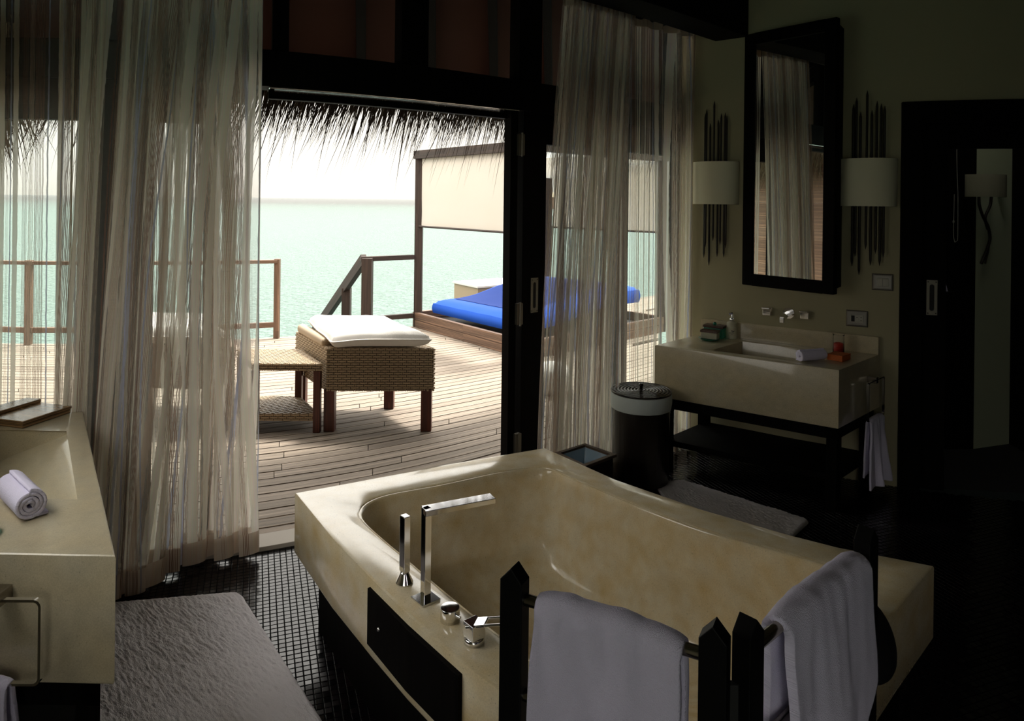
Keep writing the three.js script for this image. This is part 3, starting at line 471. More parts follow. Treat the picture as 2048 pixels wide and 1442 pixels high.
function pad(label, c, A, B, C, D) {   // loose seat cushion, thick at its near edge
  const o = thing('seat_cushion', label, 'cushion', [c[0], 0, c[1]]), q = quad(...[A, B, C, D].map((p) => [p[0] - c[0], p[1] - c[1]]));
  const rim = (u, v) => Math.pow(clamp(Math.min(u, 1 - u, v, 1 - v) / 0.09, 0, 1), 0.5), mid = (u, v) => 0.660 + 0.03 * smooth(0.5, 1, v) - 0.02 * Math.exp(-Math.pow((u + v) / 0.2, 2));
  const f = (k) => (u, v) => { const p = q(u, v); return V(p[0], mid(u, v) + k * 0.058 * rim(u, v) + (k > 0 ? 0.006 * noise(u * 6, v * 6, 3) : 0), p[1]); };
  mesh('cover', [sheet(48, 48, f(1)), sheet(48, 48, (u, v) => f(-1)(1 - u, v))], M.cushion, o);
  const edge = []; for (let i = 0; i < 4; i++) for (let k = 0; k < 20; k++) { const t = k / 20, [u, v] = [[t, 0], [1, t], [1 - t, 1], [0, 1 - t]][i], p = q(u, v); edge.push(V(p[0], mid(u, v), p[1])); }
  mesh('piping', new THREE.TubeGeometry(new THREE.CatmullRomCurve3(edge, true), 160, 0.006, 6, true), M.cushion, o);
}
lounger('woven rattan lounger with red-brown legs standing in the open doorway view', [-1.11, 5.26], [-1.293, 4.94], [-0.536, 4.976], [-0.931, 5.55], [-1.696, 5.54]);
pad('white cushion on the rattan lounger seen through the open doorway', [-1.11, 5.26], [-1.25, 4.90], [-0.555, 4.935], [-0.97, 5.49], [-1.575, 5.46]);
lounger('woven rattan lounger half hidden behind the left curtain', [-2.53, 5.28], [-2.719, 4.972], [-1.946, 4.948], [-2.336, 5.583], [-3.118, 5.62]);
pad('white cushion on the rattan lounger behind the left curtain', [-2.53, 5.28], [-2.70, 4.94], [-1.96, 4.91], [-2.38, 5.50], [-3.03, 5.50]);
{
  const c = [-1.70, 5.15], o = thing('side_table', 'two-tier woven rattan side table with red-brown legs, left of the lounger', 'table', [c[0], 0, c[1]]), A = [-1.80, 4.90], B = [-1.318, 4.914], C = [-1.60, 5.37], D = [-2.09, 5.36];
  const q = woven(o, c, A, B, C, D, 0.435, 0.05), k = quad(A, B, C, D), s = new THREE.Group(); s.name = 'shelf'; o.add(s); woven(s, c, k(0.03, 0.02), k(0.97, 0.02), k(0.97, 0.98), k(0.03, 0.98), 0.08, 0.05);
  for (const [x, y] of [[0.05, 0.05], [0.95, 0.05], [0.05, 0.95], [0.95, 0.95]]) { const p = q(x, y); mesh('leg', box(0.05, 0.435, 0.045, p[0], 0.2175, -p[1]), M.redWood, o); }
}
{ // pale round floor pouf outside, half behind the bunched curtain
  const o = thing('deck_pouf', 'pale round pouf on the deck, half behind the bunched curtain', 'pouf', [0.37, 0, 6.0]);
  mesh('cover', lathe([[0.001, 0], [0.10, 0.004], [0.15, 0.06], [0.16, 0.13], [0.15, 0.2], [0.1, 0.255], [0.001, 0.265]]), M.cushion, o);
  mesh('seam', new THREE.TorusGeometry(0.16, 0.004, 6, 48).rotateX(Math.PI / 2).translate(0, 0.13, 0), M.cushion, o);
}

// ------------------------------------------------------------ bathtub
{
  const O = [[-0.833, 2.731], [-0.593, 2.366], [-0.405, 2.108], [-0.274, 1.936], [-0.105, 1.732], [-0.012, 1.638], [0.2, 1.41], [0.39, 1.218], [0.608, 1.453], [0.85, 1.73], [0.941, 1.82], [1.103, 1.983], [1.361, 2.235], [1.107, 2.351], [0.98, 2.433], [0.73, 2.624], [0.441, 2.903], [0.167, 3.262], [-0.298, 3.032], [-0.642, 2.834]];
  const I0 = [[-0.548, 2.56], [-0.545, 2.64], [-0.496, 2.712], [-0.277, 2.829], [-0.044, 2.965], [0.075, 3.014], [0.17, 3.012], [0.232, 2.945], [0.451, 2.698], [0.687, 2.466], [0.872, 2.339], [0.998, 2.254], [1.085, 2.185], [1.09, 2.105], [1.02, 2.05], [0.79, 1.81], [0.56, 1.56], [0.455, 1.465], [0.36, 1.475], [0.17, 1.625], [-0.015, 1.843], [-0.075, 1.914], [-0.229, 2.107], [-0.357, 2.277], [-0.426, 2.366], [-0.52, 2.498]];
  const curve = new THREE.CatmullRomCurve3(I0.map((p) => new THREE.Vector3(p[0], 0, p[1])), true, 'centripetal'), I = curve.getSpacedPoints(150).slice(0, -1).map((p) => [p.x, p.z]);
  const cx = 0.28, cz = 2.2, scale = (k, pts) => pts.map((p) => [cx + (p[0] - cx) * k, cz + (p[1] - cz) * k]);
  const t = thing('bathtub', 'large square cream terrazzo bathtub floating above the black floor', 'bathtub');
  const rings = [[1.004, 0.4935], [0.992, 0.4985], [0.982, 0.494], [0.972, 0.475], [0.955, 0.40], [0.935, 0.30], [0.90, 0.2], [0.85, 0.13], [0.76, 0.092], [0.6, 0.083], [0.3, 0.08], [0.01, 0.08]];
  const basin = sheet(150, rings.length * 3, (u, v) => { const s = v * (rings.length - 1), k = Math.min(rings.length - 2, Math.floor(s)), f = s - k, a = rings[k], b = rings[k + 1], p = I[Math.round(u * 150) % 150], q = scale(lerp(a[0], b[0], f), [p])[0]; return V(q[0], lerp(a[1], b[1], f), q[1]); });
  { const p = basin.attributes.position, uv = basin.attributes.uv; for (let i = 0; i < p.count; i++) { const ang = (i % 151) / 150 * 5.2; uv.setXY(i, ang, p.getY(i) + Math.hypot(p.getX(i) - cx, p.getZ(i) + cz) * 0.6); } }
  const slab = prism(O, 0.262, 0.5, 0.008, [I]);
  mesh('body', [toCreasedNormals(slab, 0.5), basin], M.tub, t);
  mesh('plinth', prism(scale(0.9, O), 0, 0.265, 0, [scale(1.02, I)]), M.blackWood, t);
  mesh('drain_knob', rod(V(0.02, 0.36, 1.84), V(0.055, 0.36, 1.88), 0.02, 0.022, 20), M.chrome, t);
  // black service hatch in the left face
  const a = O[2], e = [-0.113, 1.734], n = [-0.765, -0.644], P = (k, o) => { const p = mix2([-0.417, 2.123], e, k); return [p[0] + n[0] * o, p[1] + n[1] * o]; };
  const hatch = mesh('service_hatch', [prism([P(0, -0.02), P(0.5, -0.012), P(1, -0.02), P(1, 0.008), P(0.5, 0.016), P(0, 0.008)], 0.302, 0.473, 0.002)], M.blackWood, t);
  { const p = P(0.2, 0.02); mesh('knob', new THREE.SphereGeometry(0.006, 12, 8).translate(p[0], 0.40, -p[1]), M.chrome, hatch); }
}
const rimTurn = facing(-0.765, -0.644);   // local +z points out of the tub over the left rim; local +x runs towards the viewer's right along the rim
{
  const h = thing('hand_shower', 'square chrome hand shower standing upright at the far end of the tap row', 'shower', [-0.309, 0.5, 2.099], rimTurn);
  mesh('holder', lathe([[0.001, 0], [0.026, 0], [0.026, 0.004], [0.013, 0.03], [0.012, 0.036], [0.001, 0.036]], 24), M.chrome, h);
  mesh('handle', box(0.027, 0.166, 0.022, 0, 0.118, 0, 0.002), M.chrome, h);
  const f = thing('bath_spout', 'tall square chrome bath spout with a long arm over the tub', 'faucet', [-0.235, 0.5, 2.012], rimTurn);
  mesh('base_plate', box(0.062, 0.006, 0.062, 0, 0.003, 0, 0.001), M.chrome, f); mesh('column', box(0.022, 0.26, 0.022, 0, 0.134, 0, 0.0015), M.chrome, f);
  const arm = bar(new THREE.Vector3(0, 0.256, 0.011), new THREE.Vector3(0.055, 0.256, -0.20), 0.042, 0.016, 0.0015); mesh('arm', arm, M.chrome, f);
  const k = thing('diverter_knob', 'round chrome diverter knob between spout and lever on the tub rim', 'tap', [-0.156, 0.5, 1.915], rimTurn);
  mesh('body', lathe([[0.001, 0], [0.027, 0], [0.027, 0.034], [0.025, 0.036], [0.001, 0.036]], 36), M.chrome, k); mesh('pin', rod(new THREE.Vector3(0.024, 0.024, 0), new THREE.Vector3(0.042, 0.024, -0.004), 0.004), M.chrome, k);
  const m = thing('lever_mixer', 'chrome lever mixer with an open loop handle on the tub rim', 'tap', [-0.085, 0.5, 1.82], rimTurn);
  mesh('collar', lathe([[0.001, 0], [0.027, 0], [0.027, 0.012], [0.022, 0.016], [0.001, 0.016]], 36), M.chrome, m); mesh('block', box(0.042, 0.04, 0.042, 0, 0.035, 0, 0.002), M.chrome, m);
  const q = new THREE.Vector3(0.07, 0.02, -0.05).normalize(), s = new THREE.Vector3(0.5, 0, 0.8).normalize(), o = new THREE.Vector3(0, 0.05, 0), at = (a, b) => o.clone().addScaledVector(q, a).addScaledVector(s, b);
  mesh('lever', [bar(at(-0.02, 0), at(0.035, 0), 0.042, 0.008), bar(at(0.03, 0.017), at(0.115, 0.017), 0.006, 0.007), bar(at(0.03, -0.017), at(0.115, -0.017), 0.006, 0.007), bar(at(0.112, -0.02), at(0.112, 0.02), 0.006, 0.007)], M.chrome, m);
}
{ // black round bath pillow over the near right rim
  const p = thing('bath_pillow', 'black round bath pillow lying over the near right corner of the tub rim', 'pillow', [0.965, 0.485, 1.885], facing(0.70, -0.70));
  const g = new THREE.SphereGeometry(1, 40, 24).scale(0.115, 0.105, 0.055); const a = g.attributes.position; for (let i = 0; i < a.count; i++) { const k = 1 + 0.02 * noise(a.getX(i) * 30, a.getY(i) * 30, 2); a.setXYZ(i, a.getX(i) * k, a.getY(i) * k, a.getZ(i)); } g.computeVertexNormals(); g.rotateX(-0.55);
  mesh('cushion', g, M.leather, p); mesh('strap', box(0.02, 0.006, 0.10, 0, 0.045, -0.12, 0.002), M.leather, p);
}

// ------------------------------------------------------------ washstands
function washstand(label, A, B, C, D, basin, splash, legs) {
  const q = quad(A, B, C, D), t = thing('washstand', label, 'washstand'), hole = [q(basin[0], basin[2]), q(basin[1], basin[2]), q(basin[1], basin[3]), q(basin[0], basin[3])];
  const lift = (a, b, y) => { const p = q(a, b); return V(p[0], y, p[1]); };
  const [a0, a1, b0, b1] = basin, ramp = sheet(6, 6, (u, v) => lift(lerp(a0 - 0.004, a1 + 0.004, u), lerp(b0 - 0.004, b1 + 0.004, v), lerp(0.752, 0.60, v)), 0.012, 0.5, 0.5), floorPlate = prism([q(a0 - 0.01, b0), q(a1 + 0.01, b0), q(a1 + 0.01, b1 + 0.02), q(a0 - 0.01, b1 + 0.02)], 0.47, 0.59, 0);
  mesh('basin_block', [toCreasedNormals(prism([A, B, C, D], 0.455, 0.77, 0.007, [hole]), 0.5), ramp, floorPlate], M.concrete, t);
  if (splash) mesh('backsplash', prism([q(0.0, 0.955), q(1, 0.955), q(1, 1), q(0, 1)], 0.768, 0.872, 0.003), M.concrete, t);
  mesh('base_rail', [prism([q(0.02, 0.06), q(0.98, 0.06), q(0.98, 0.15), q(0.02, 0.15)], 0.385, 0.456, 0.002), prism([q(0.93, 0.06), q(0.98, 0.06), q(0.98, 0.95), q(0.93, 0.95)], 0.385, 0.456, 0.002), prism([q(0.02, 0.06), q(0.07, 0.06), q(0.07, 0.95), q(0.02, 0.95)], 0.385, 0.456, 0.002)], M.blackWood, t);
  mesh('shelf', prism([q(0.03, 0.1), q(0.97, 0.1), q(0.97, 0.97), q(0.03, 0.97)], 0.15, 0.185, 0.002), M.blackWood, t);
  for (const [a, b] of legs) mesh('leg', prism([q(a, b), q(a + 0.05, b), q(a + 0.05, b + 0.11), q(a, b + 0.11)], 0, 0.386, 0.002), M.blackWood, t);
  return q;
}
const qR = washstand('cream concrete washstand under the tall mirror on the right wall', [0.89, 4.308], [1.746, 3.715], [2.179, 4.125], [1.295, 4.713], [0.30, 0.74, 0.13, 0.80], true, [[0.02, 0.06], [0.93, 0.06], [0.93, 0.84], [0.02, 0.84]]);
const qL = washstand('cream concrete washstand holding the flat wooden box, before the left curtain', [-1.77, 2.90], [-0.957, 1.709], [-1.483, 1.716], [-2.33, 2.915], [0.24, 0.74, 0.13, 0.80], true, [[0.02, 0.06], [0.93, 0.06], [0.93, 0.84], [0.02, 0.84]]);

// square hand-towel rings on the end faces
function towelRing(label, x, y, z, turn, w, h) {
  const t = thing('towel_ring', label, 'towel ring', [x, y, z], turn), o = 0.042, r = 0.012, pts = [];
  mesh('mount', box(0.034, 0.034, 0.05, 0, 0, 0.024, 0.002), M.gunmetal, t);
  const s = new THREE.Shape(); const rr = (p, w2, h2, rad) => { p.moveTo(-w2 + rad, 0); p.lineTo(w2 - rad, 0); p.absarc(w2 - rad, -rad, rad, Math.PI / 2, 0, true); p.lineTo(w2, -h2 + rad); p.absarc(w2 - rad, -h2 + rad, rad, 0, -Math.PI / 2, true); p.lineTo(-w2 + rad, -h2); p.absarc(-w2 + rad, -h2 + rad, rad, -Math.PI / 2, -Math.PI, true); p.lineTo(-w2, -rad); p.absarc(-w2 + rad, -rad, rad, Math.PI, Math.PI / 2, true); return p; };
  rr(s, w / 2, h, 0.018); const inn = new THREE.Path(rr(new THREE.Path(), w / 2 - 0.006, h - 0.012, 0.013).getPoints(6).map((p) => new THREE.Vector2(p.x, p.y - 0.006))); s.holes.push(inn);
  mesh('loop', new THREE.ExtrudeGeometry(s, { depth: 0.012, bevelEnabled: false, curveSegments: 6 }).translate(0, 0.006, o - 0.006), M.chrome, t);
}
// cloth folded over a straight bar: front drop f, back drop b, width w, in local axes (bar along x at the origin, front +z)
function draped(w, f, b, seed, o = {}) {
  const r = o.r ?? 0.017, flare = o.flare ?? 0.0, total = f + b + Math.PI * r, amp = o.amp ?? 0.012, waves = o.waves ?? 9;
  return sheet(o.nu ?? 70, o.nv ?? 110, (u, v) => {
    const s = v * total - b, x = (u - 0.5) * w; let y, z;
    if (s < 0) { y = s; z = -r; } else if (s < Math.PI * r) { const a = s / r; y = r * Math.sin(a); z = -r * Math.cos(a); } else { y = -(s - Math.PI * r) * lerp(1, o.fr ?? 1, u * u); z = r; }
    const down = clamp(-y / 0.35, 0, 1), side = z > 0 ? 1 : -0.6, fold = amp * down * (Math.sin(u * waves + seed) + 0.6 * Math.sin(u * waves * 1.9 + seed * 2 + y * 3)) + 0.004 * noise(u * 9, y * 8, seed);
    const sag = 0.006 * noise(u * 6, seed) - 0.012 * Math.pow(Math.abs(2 * u - 1), 6);
    return new THREE.Vector3(x * (1 + flare * down) + (o.shift ?? 0) * down + 0.006 * noise(y * 9, seed, u * 3), y + sag + (o.skew ?? 0) * (u - 0.5) * down, z + side * Math.max(-0.006, fold) * (z > 0 ? 1 : 1) + side * 0.015 * down);
  }, o.th ?? 0.014, w * 2, total * 2);
}
{
  // right: on the end face of the washstand, local x along the face
  const b = 0.69, p = qR(1, b), n = [0.688, -0.726];
  towelRing('chrome square towel ring on the end of the right washstand', p[0] + n[0] * 0.002, 0.655, p[1] + n[1] * 0.002, facing(...n), 0.24, 0.225);
  const t = thing('hand_towel', 'white hand towel folded over the ring of the right washstand', 'towel', [p[0] + n[0] * 0.042, 0.655 - 0.216, p[1] + n[1] * 0.042], facing(...n));
  mesh('cloth', draped(0.20, 0.36, 0.30, 3, { r: 0.012, amp: 0.02, waves: 13, th: 0.01, flare: 0.25 }), M.towel, t);
  // left: on the near face
  towelRing('chrome square towel ring on the near face of the left washstand', -1.225, 0.682, 1.708, facing(0.01, -1), 0.235, 0.205);
  const u = thing('hand_towel', 'white hand towel hanging from the ring of the left washstand', 'towel', [-1.262, 0.682 - 0.196, 1.666], facing(0.01, -1));
  mesh('cloth', draped(0.16, 0.32, 0.28, 6, { r: 0.012, amp: 0.012, waves: 8, th: 0.01, flare: 0.2, shift: 0.01 }), M.towel, u);
}
// rolled face towels
function rolled(label, x, z, turn, L = 0.19, R = 0.036) {
  const t = thing('rolled_towel', label, 'towel', [x, 0.77, z], turn);
  const f = (u, v) => { const a = v * Math.PI * 2 * 3.4, r = lerp(0.006, R - 0.004, v), y = R + Math.sin(a - 0.9) * r; return new THREE.Vector3(Math.cos(a - 0.9) * r, Math.max(0.005, y * (1 + 0.03 * noise(u * 5, v * 4))), (u - 0.5) * (L + 0.008 * noise(v * 12, 2)) * (1 + 0.02 * Math.sin(v * 19))); };
  mesh('cloth', sheet(30, 150, f, 0.0085, 0.5, 1.6), M.towel, t);
  mesh('flap', box(0.03, 0.008, L * 0.9, R * 0.75, 0.0055, 0.0, 0.003), M.towel, t);
}
rolled('white rolled face towel on the left washstand', -1.365, 1.955, 0.85, 0.2, 0.042);
rolled('white rolled face towel on the right washstand beside the orange box', 1.69, 3.925, Math.PI / 2 + 0.35, 0.17, 0.033);
{ // wooden boxes on the left washstand
  const wood = std({ name: 'pale varnished wood', color: lin(0.42, 0.245, 0.11), map: repeated(grainMap, 5, 1), roughness: 0.25 });
  const b = thing('wooden_box', 'flat varnished wooden amenity box on the left washstand', 'box', [-1.935, 0.77, 2.765], -0.263);
  mesh('tray', box(0.28, 0.016, 0.21, 0, 0.008, 0), wood, b); mesh('lid', box(0.286, 0.012, 0.215, 0, 0.0225, 0), wood, b); mesh('strap', box(0.075, 0.014, 0.22, -0.055, 0.035, 0), wood, b);
  const s = thing('soap_dish', 'green glass soap dish beside the rolled towel on the left washstand', 'dish', [-1.375, 0.77, 1.79], 0.1);
  mesh('bowl', lathe([[0.001, 0.003], [0.045, 0.003], [0.055, 0.012], [0.06, 0.02], [0.056, 0.02], [0.044, 0.008], [0.001, 0.007]], 36), phys({ name: 'green glass', color: lin(0.05, 0.6, 0.42), roughness: 0.08, transmission: 0.8, thickness: 0.01 }), s);
}
{ // things on the right washstand
  const green = phys({ name: 'sea green glass', color: lin(0.03, 0.34, 0.22), roughness: 0.1, transmission: 0.6, thickness: 0.01 }), lid = std({ name: 'dark red wood lid', color: lin(0.06, 0.02, 0.012), roughness: 0.4 });
  const milk = phys({ name: 'frosted white', color: lin(0.6, 0.58, 0.44), roughness: 0.5, transmission: 0.25, thickness: 0.02 });
  const ww = [-0.56, -0.83], tn = facing(...ww);
  const jar = thing('amenity_jar', 'square green glass jar with wooden lid and round knob on the right washstand', 'jar', [1.335, 0.77, 4.575], tn);
  mesh('body', box(0.125, 0.068, 0.08, 0, 0.034, 0, 0.006), green, jar); mesh('lid', box(0.132, 0.013, 0.086, 0, 0.0745, 0, 0.002), lid, jar); mesh('knob', new THREE.SphereGeometry(0.0115, 20, 14).translate(0.0, 0.09, 0), green, jar);
  const j2 = thing('cotton_box', 'low white box with dark wooden lid before the green jar', 'box', [1.28, 0.7805, 4.488], tn);
  mesh('body', box(0.105, 0.04, 0.06, 0, 0.02, 0, 0.004), milk, j2); mesh('lid', box(0.112, 0.013, 0.066, 0, 0.0465, 0, 0.002), lid, j2);
  const dish = thing('glass_dish', 'round green glass dish under the white box on the right washstand', 'dish', [1.272, 0.77, 4.475], tn);
  mesh('bowl', lathe([[0.001, 0.002], [0.045, 0.002], [0.06, 0.008], [0.068, 0.016], [0.064, 0.017], [0.045, 0.0075], [0.001, 0.007]], 40), green, dish);
  const s = thing('soap_dispenser', 'white pump soap dispenser with a small black printed emblem', 'dispenser', [1.436, 0.77, 4.54], facing(-0.3, -0.95));
  mesh('bottle', lathe([[0.001, 0], [0.031, 0], [0.033, 0.003], [0.033, 0.100], [0.030, 0.107], [0.014, 0.112], [0.014, 0.116], [0.001, 0.116]], 36), milk, s);
  mesh('collar', lathe([[0.001, 0.112], [0.015, 0.112], [0.015, 0.132], [0.006, 0.134], [0.006, 0.165], [0.001, 0.165]], 24), M.chrome, s); mesh('nozzle', bar(new THREE.Vector3(0.004, 0.166, 0), new THREE.Vector3(-0.022, 0.158, 0.01), 0.012, 0.014), M.chrome, s);
  // printed palm sprig over a line of small type
  const cv = document.createElement('canvas'); cv.width = 256; cv.height = 256; const c = cv.getContext('2d'); c.fillStyle = '#c9c4ac'; c.fillRect(0, 0, 256, 256); c.fillStyle = '#191512'; c.strokeStyle = '#191512';
  c.beginPath(); c.ellipse(160, 84, 36, 12, 0.45, 0, 7); c.fill(); c.beginPath(); c.ellipse(120, 76, 22, 11, 0.9, 0, 7); c.fill(); c.beginPath(); c.ellipse(196, 82, 22, 9, -0.7, 0, 7); c.fill(); c.lineWidth = 9; c.beginPath(); c.moveTo(160, 84); c.lineTo(156, 140); c.stroke();
  c.globalAlpha = 0.75; for (const [y, w] of [[128, 190], [150, 200]]) for (let x = 22; x < w; x += 17) c.fillRect(x, y, 11, 12); c.fillRect(90, 196, 76, 7);
  const ct = new THREE.CanvasTexture(cv); ct.colorSpace = THREE.SRGBColorSpace;
  mesh('label', new THREE.CylinderGeometry(0.0334, 0.0334, 0.05, 16, 1, true, -0.75, 1.5).translate(0, 0.045, 0), std({ name: 'printed label', map: ct, roughness: 0.5 }), s);
  const o = thing('soap_box', 'flat orange soap box beside the rolled towel', 'box', [1.862, 0.77, 3.965], facing(-0.75, -0.66)); mesh('carton', box(0.085, 0.03, 0.11, 0, 0.015, 0, 0.003), std({ name: 'orange carton', color: lin(0.55, 0.13, 0.02), roughness: 0.6 }), o); mesh('lid', box(0.086, 0.004, 0.111, 0, 0.032, 0, 0.001), std({ name: 'deep orange carton', color: lin(0.5, 0.11, 0.018), roughness: 0.6 }), o);
  const g = thing('glass_of_bath_salts', 'clear glass tumbler half full of red bath salts on the right washstand', 'glass', [1.925, 0.77, 4.105]);
  mesh('tumbler', lathe([[0.001, 0], [0.031, 0], [0.032, 0.004], [0.030, 0.108], [0.033, 0.118], [0.031, 0.118], [0.0275, 0.108], [0.029, 0.006], [0.001, 0.005]], 40), phys({ name: 'thin drinking glass', roughness: 0.03, transmission: 1, thickness: 0.004, ior: 1.45 }), g);
  mesh('contents', lathe([[0.001, 0.0065], [0.0285, 0.0065], [0.028, 0.062], [0.02, 0.066], [0.01, 0.063], [0.001, 0.067]], 32), std({ name: 'red bath salts', color: lin(0.6, 0.028, 0.014), roughness: 0.7 }), g);
}

// ------------------------------------------------------------ right wall: mirror, lamps, tap, plates
const onWall = (st, y, off = 0) => { const p = rightWall(st, off), n = rightWall.normal(st); return { pos: [p[0], y, p[1]], turn: facing(n[0], n[1]) }; };
{
  const L = [1.507, 4.535], Rr = [1.8855, 4.067], w = Math.hypot(Rr[0] - L[0], Rr[1] - L[1]), nx = -(L[1] - Rr[1]) / w, nz = -(Rr[0] - L[0]) / w, mid = mix2(L, Rr, 0.5);
  const t = thing('wall_mirror', 'tall black-framed mirror above the right washstand', 'mirror', [mid[0], 1.93, mid[1]], facing(nx, nz)), H = 1.612, f = 0.072;
  const rail = (x0, y0, x1, y1, wd) => { const g = bar(new THREE.Vector3(x0, y0, 0), new THREE.Vector3(x1, y1, 0), wd, 0.045, 0.006); return g; };
  mesh('frame', [box(f, H, 0.045, -w / 2 + f / 2, 0, 0, 0.006), box(f, H, 0.045, w / 2 - f / 2, 0, 0, 0.006), box(w - 2 * f + 0.01, f * 1.05, 0.045, 0, H / 2 - f / 2, 0, 0.006), box(w - 2 * f + 0.01, f * 1.05, 0.045, 0, -H / 2 + f / 2, 0, 0.006)], M.blackWood, t);
  mesh('mirror_glass', box(w - 2 * f + 0.01, H - 2 * f + 0.01, 0.008, 0, 0, 0.004, 0.001), M.mirror, t);
  // wedge-shaped case between the turned frame and the curved wall
  const s = new THREE.Shape([[-w / 2 + 0.01, -0.02], [w / 2 - 0.01, -0.02], [w / 2 - 0.05, -0.17], [-w / 2 + 0.01, -0.022]].map((p) => new THREE.Vector2(...p)));
  mesh('case', new THREE.ExtrudeGeometry(s, { depth: H - 0.06, bevelEnabled: false }).rotateX(Math.PI / 2).scale(1, 1, 1).translate(0, H / 2 - 0.03, 0), M.blackWood, t);
}
function spikeLamp(label, st, rods) {
  const { pos, turn } = onWall(st, 1.64), t = thing('wall_lamp', label, 'lamp', pos, turn);
  const shell = [], R = 0.155, f = (u, v) => { const a = lerp(-1, 1, u) * Math.PI / 2; return new THREE.Vector3(Math.sin(a) * R, v * 0.28, Math.cos(a) * R * 0.82 + 0.006); };
  mesh('lamp_shade', sheet(36, 4, (u, v) => f(u, v), 0.003), M.shade, t);
  mesh('bracket', box(0.1, 0.14, 0.012, 0, 0.14, 0.007), M.twig, t);
  rods.forEach(([x, a, b], k) => mesh('rod', [rod(new THREE.Vector3(x, b + 0.03, 0.022 + 0.012 * (k % 2)), new THREE.Vector3(x, a - 0.03, 0.022 + 0.012 * (k % 2)), 0.0065, 0.0065, 8), rod(new THREE.Vector3(x, a - 0.03, 0.022 + 0.012 * (k % 2)), new THREE.Vector3(x, a, 0.022 + 0.012 * (k % 2)), 0.0065, 0.001, 8), rod(new THREE.Vector3(x, b, 0.022 + 0.012 * (k % 2)), new THREE.Vector3(x, b + 0.03, 0.022 + 0.012 * (k % 2)), 0.001, 0.0065, 8)], M.twig, t));
}
const RODS = [[-0.078, 0.61, -0.36], [-0.062, 0.645, -0.30], [-0.04, 0.56, -0.41], [-0.006, 0.685, -0.255], [0.02, 0.57, -0.35], [0.046, 0.62, -0.28], [0.068, 0.605, -0.35], [0.086, 0.59, -0.30]];
spikeLamp('half-drum wall lamp on dark vertical rods, right of the mirror', 1.526, RODS);
spikeLamp('half-drum wall lamp on dark vertical rods, left of the mirror beside the curtain', 2.60, RODS.map(([x, a, b], k) => [x * 0.95, a - 0.01 * (k % 3), b + 0.012 * (k % 2)]));
{
  const { pos, turn } = onWall(2.043, 0.965), t = thing('wall_tap', 'chrome wall-mounted basin tap with two square handles', 'faucet', pos, turn);
  const esc = (x) => rod(new THREE.Vector3(x, 0, 0.001), new THREE.Vector3(x, 0, 0.012), 0.034, 0.034, 32);
  mesh('rosette', esc(0), M.chrome, t);
  mesh('spout', [bar(new THREE.Vector3(0, 0, 0.01), new THREE.Vector3(0, -0.01, 0.19), 0.026, 0.022), box(0.026, 0.03, 0.024, 0, -0.022, 0.182)], M.chrome, t);
  for (const [x, st] of [[-0.125, 0], [0.1, 0]]) { const h = mesh('handle', [box(0.05, 0.05, 0.035, x, 0.002, 0.03), box(0.05, 0.012, 0.05, x, 0.024, 0.05)], M.chrome, t); mesh('rosette', box(0.052, 0.052, 0.012, x, 0, 0.007), M.chrome, h); }
}
{
  const plate = (label, name, cat, st, y, w, h) => { const { pos, turn } = onWall(st, y), t = thing(name, label, cat, pos, turn); const s = new THREE.Shape([[-w / 2, -h / 2], [w / 2, -h / 2], [w / 2, h / 2], [-w / 2, h / 2]].map((p) => new THREE.Vector2(...p))); mesh('plate', new THREE.ExtrudeGeometry(s, { depth: 0.003, bevelEnabled: true, bevelThickness: 0.008, bevelSize: 0.012, bevelOffset: -0.012, bevelSegments: 3 }).translate(0, 0, 0), M.plastic, t); return t; };
  const a = plate('square metal light switch plate beside the dark door frame', 'light_switch', 'switch', 1.423, 1.193, 0.112, 0.098);
  for (const x of [-0.016, 0.016]) mesh('rocker', box(0.029, 0.046, 0.006, x, 0, 0.014, 0.002), M.pale, a);
  const b = plate('metal socket plate above the end of the right washstand', 'wall_socket', 'socket', 1.583, 0.967, 0.118, 0.098);
  mesh('insert', box(0.066, 0.045, 0.004, 0, 0, 0.0125, 0.001), M.pale, b);
  for (const x of [-0.022, 0, 0.022]) { mesh('outlet', box(0.019, 0.036, 0.003, x, 0, 0.0155, 0.001), x < 0 ? M.black : M.pale, b); if (x >= 0) for (const y of x ? [-0.009, 0.009] : [0.008]) mesh('slot', box(0.006, 0.004, 0.002, x, y, 0.0175, 0.0005), M.black, b); }
}

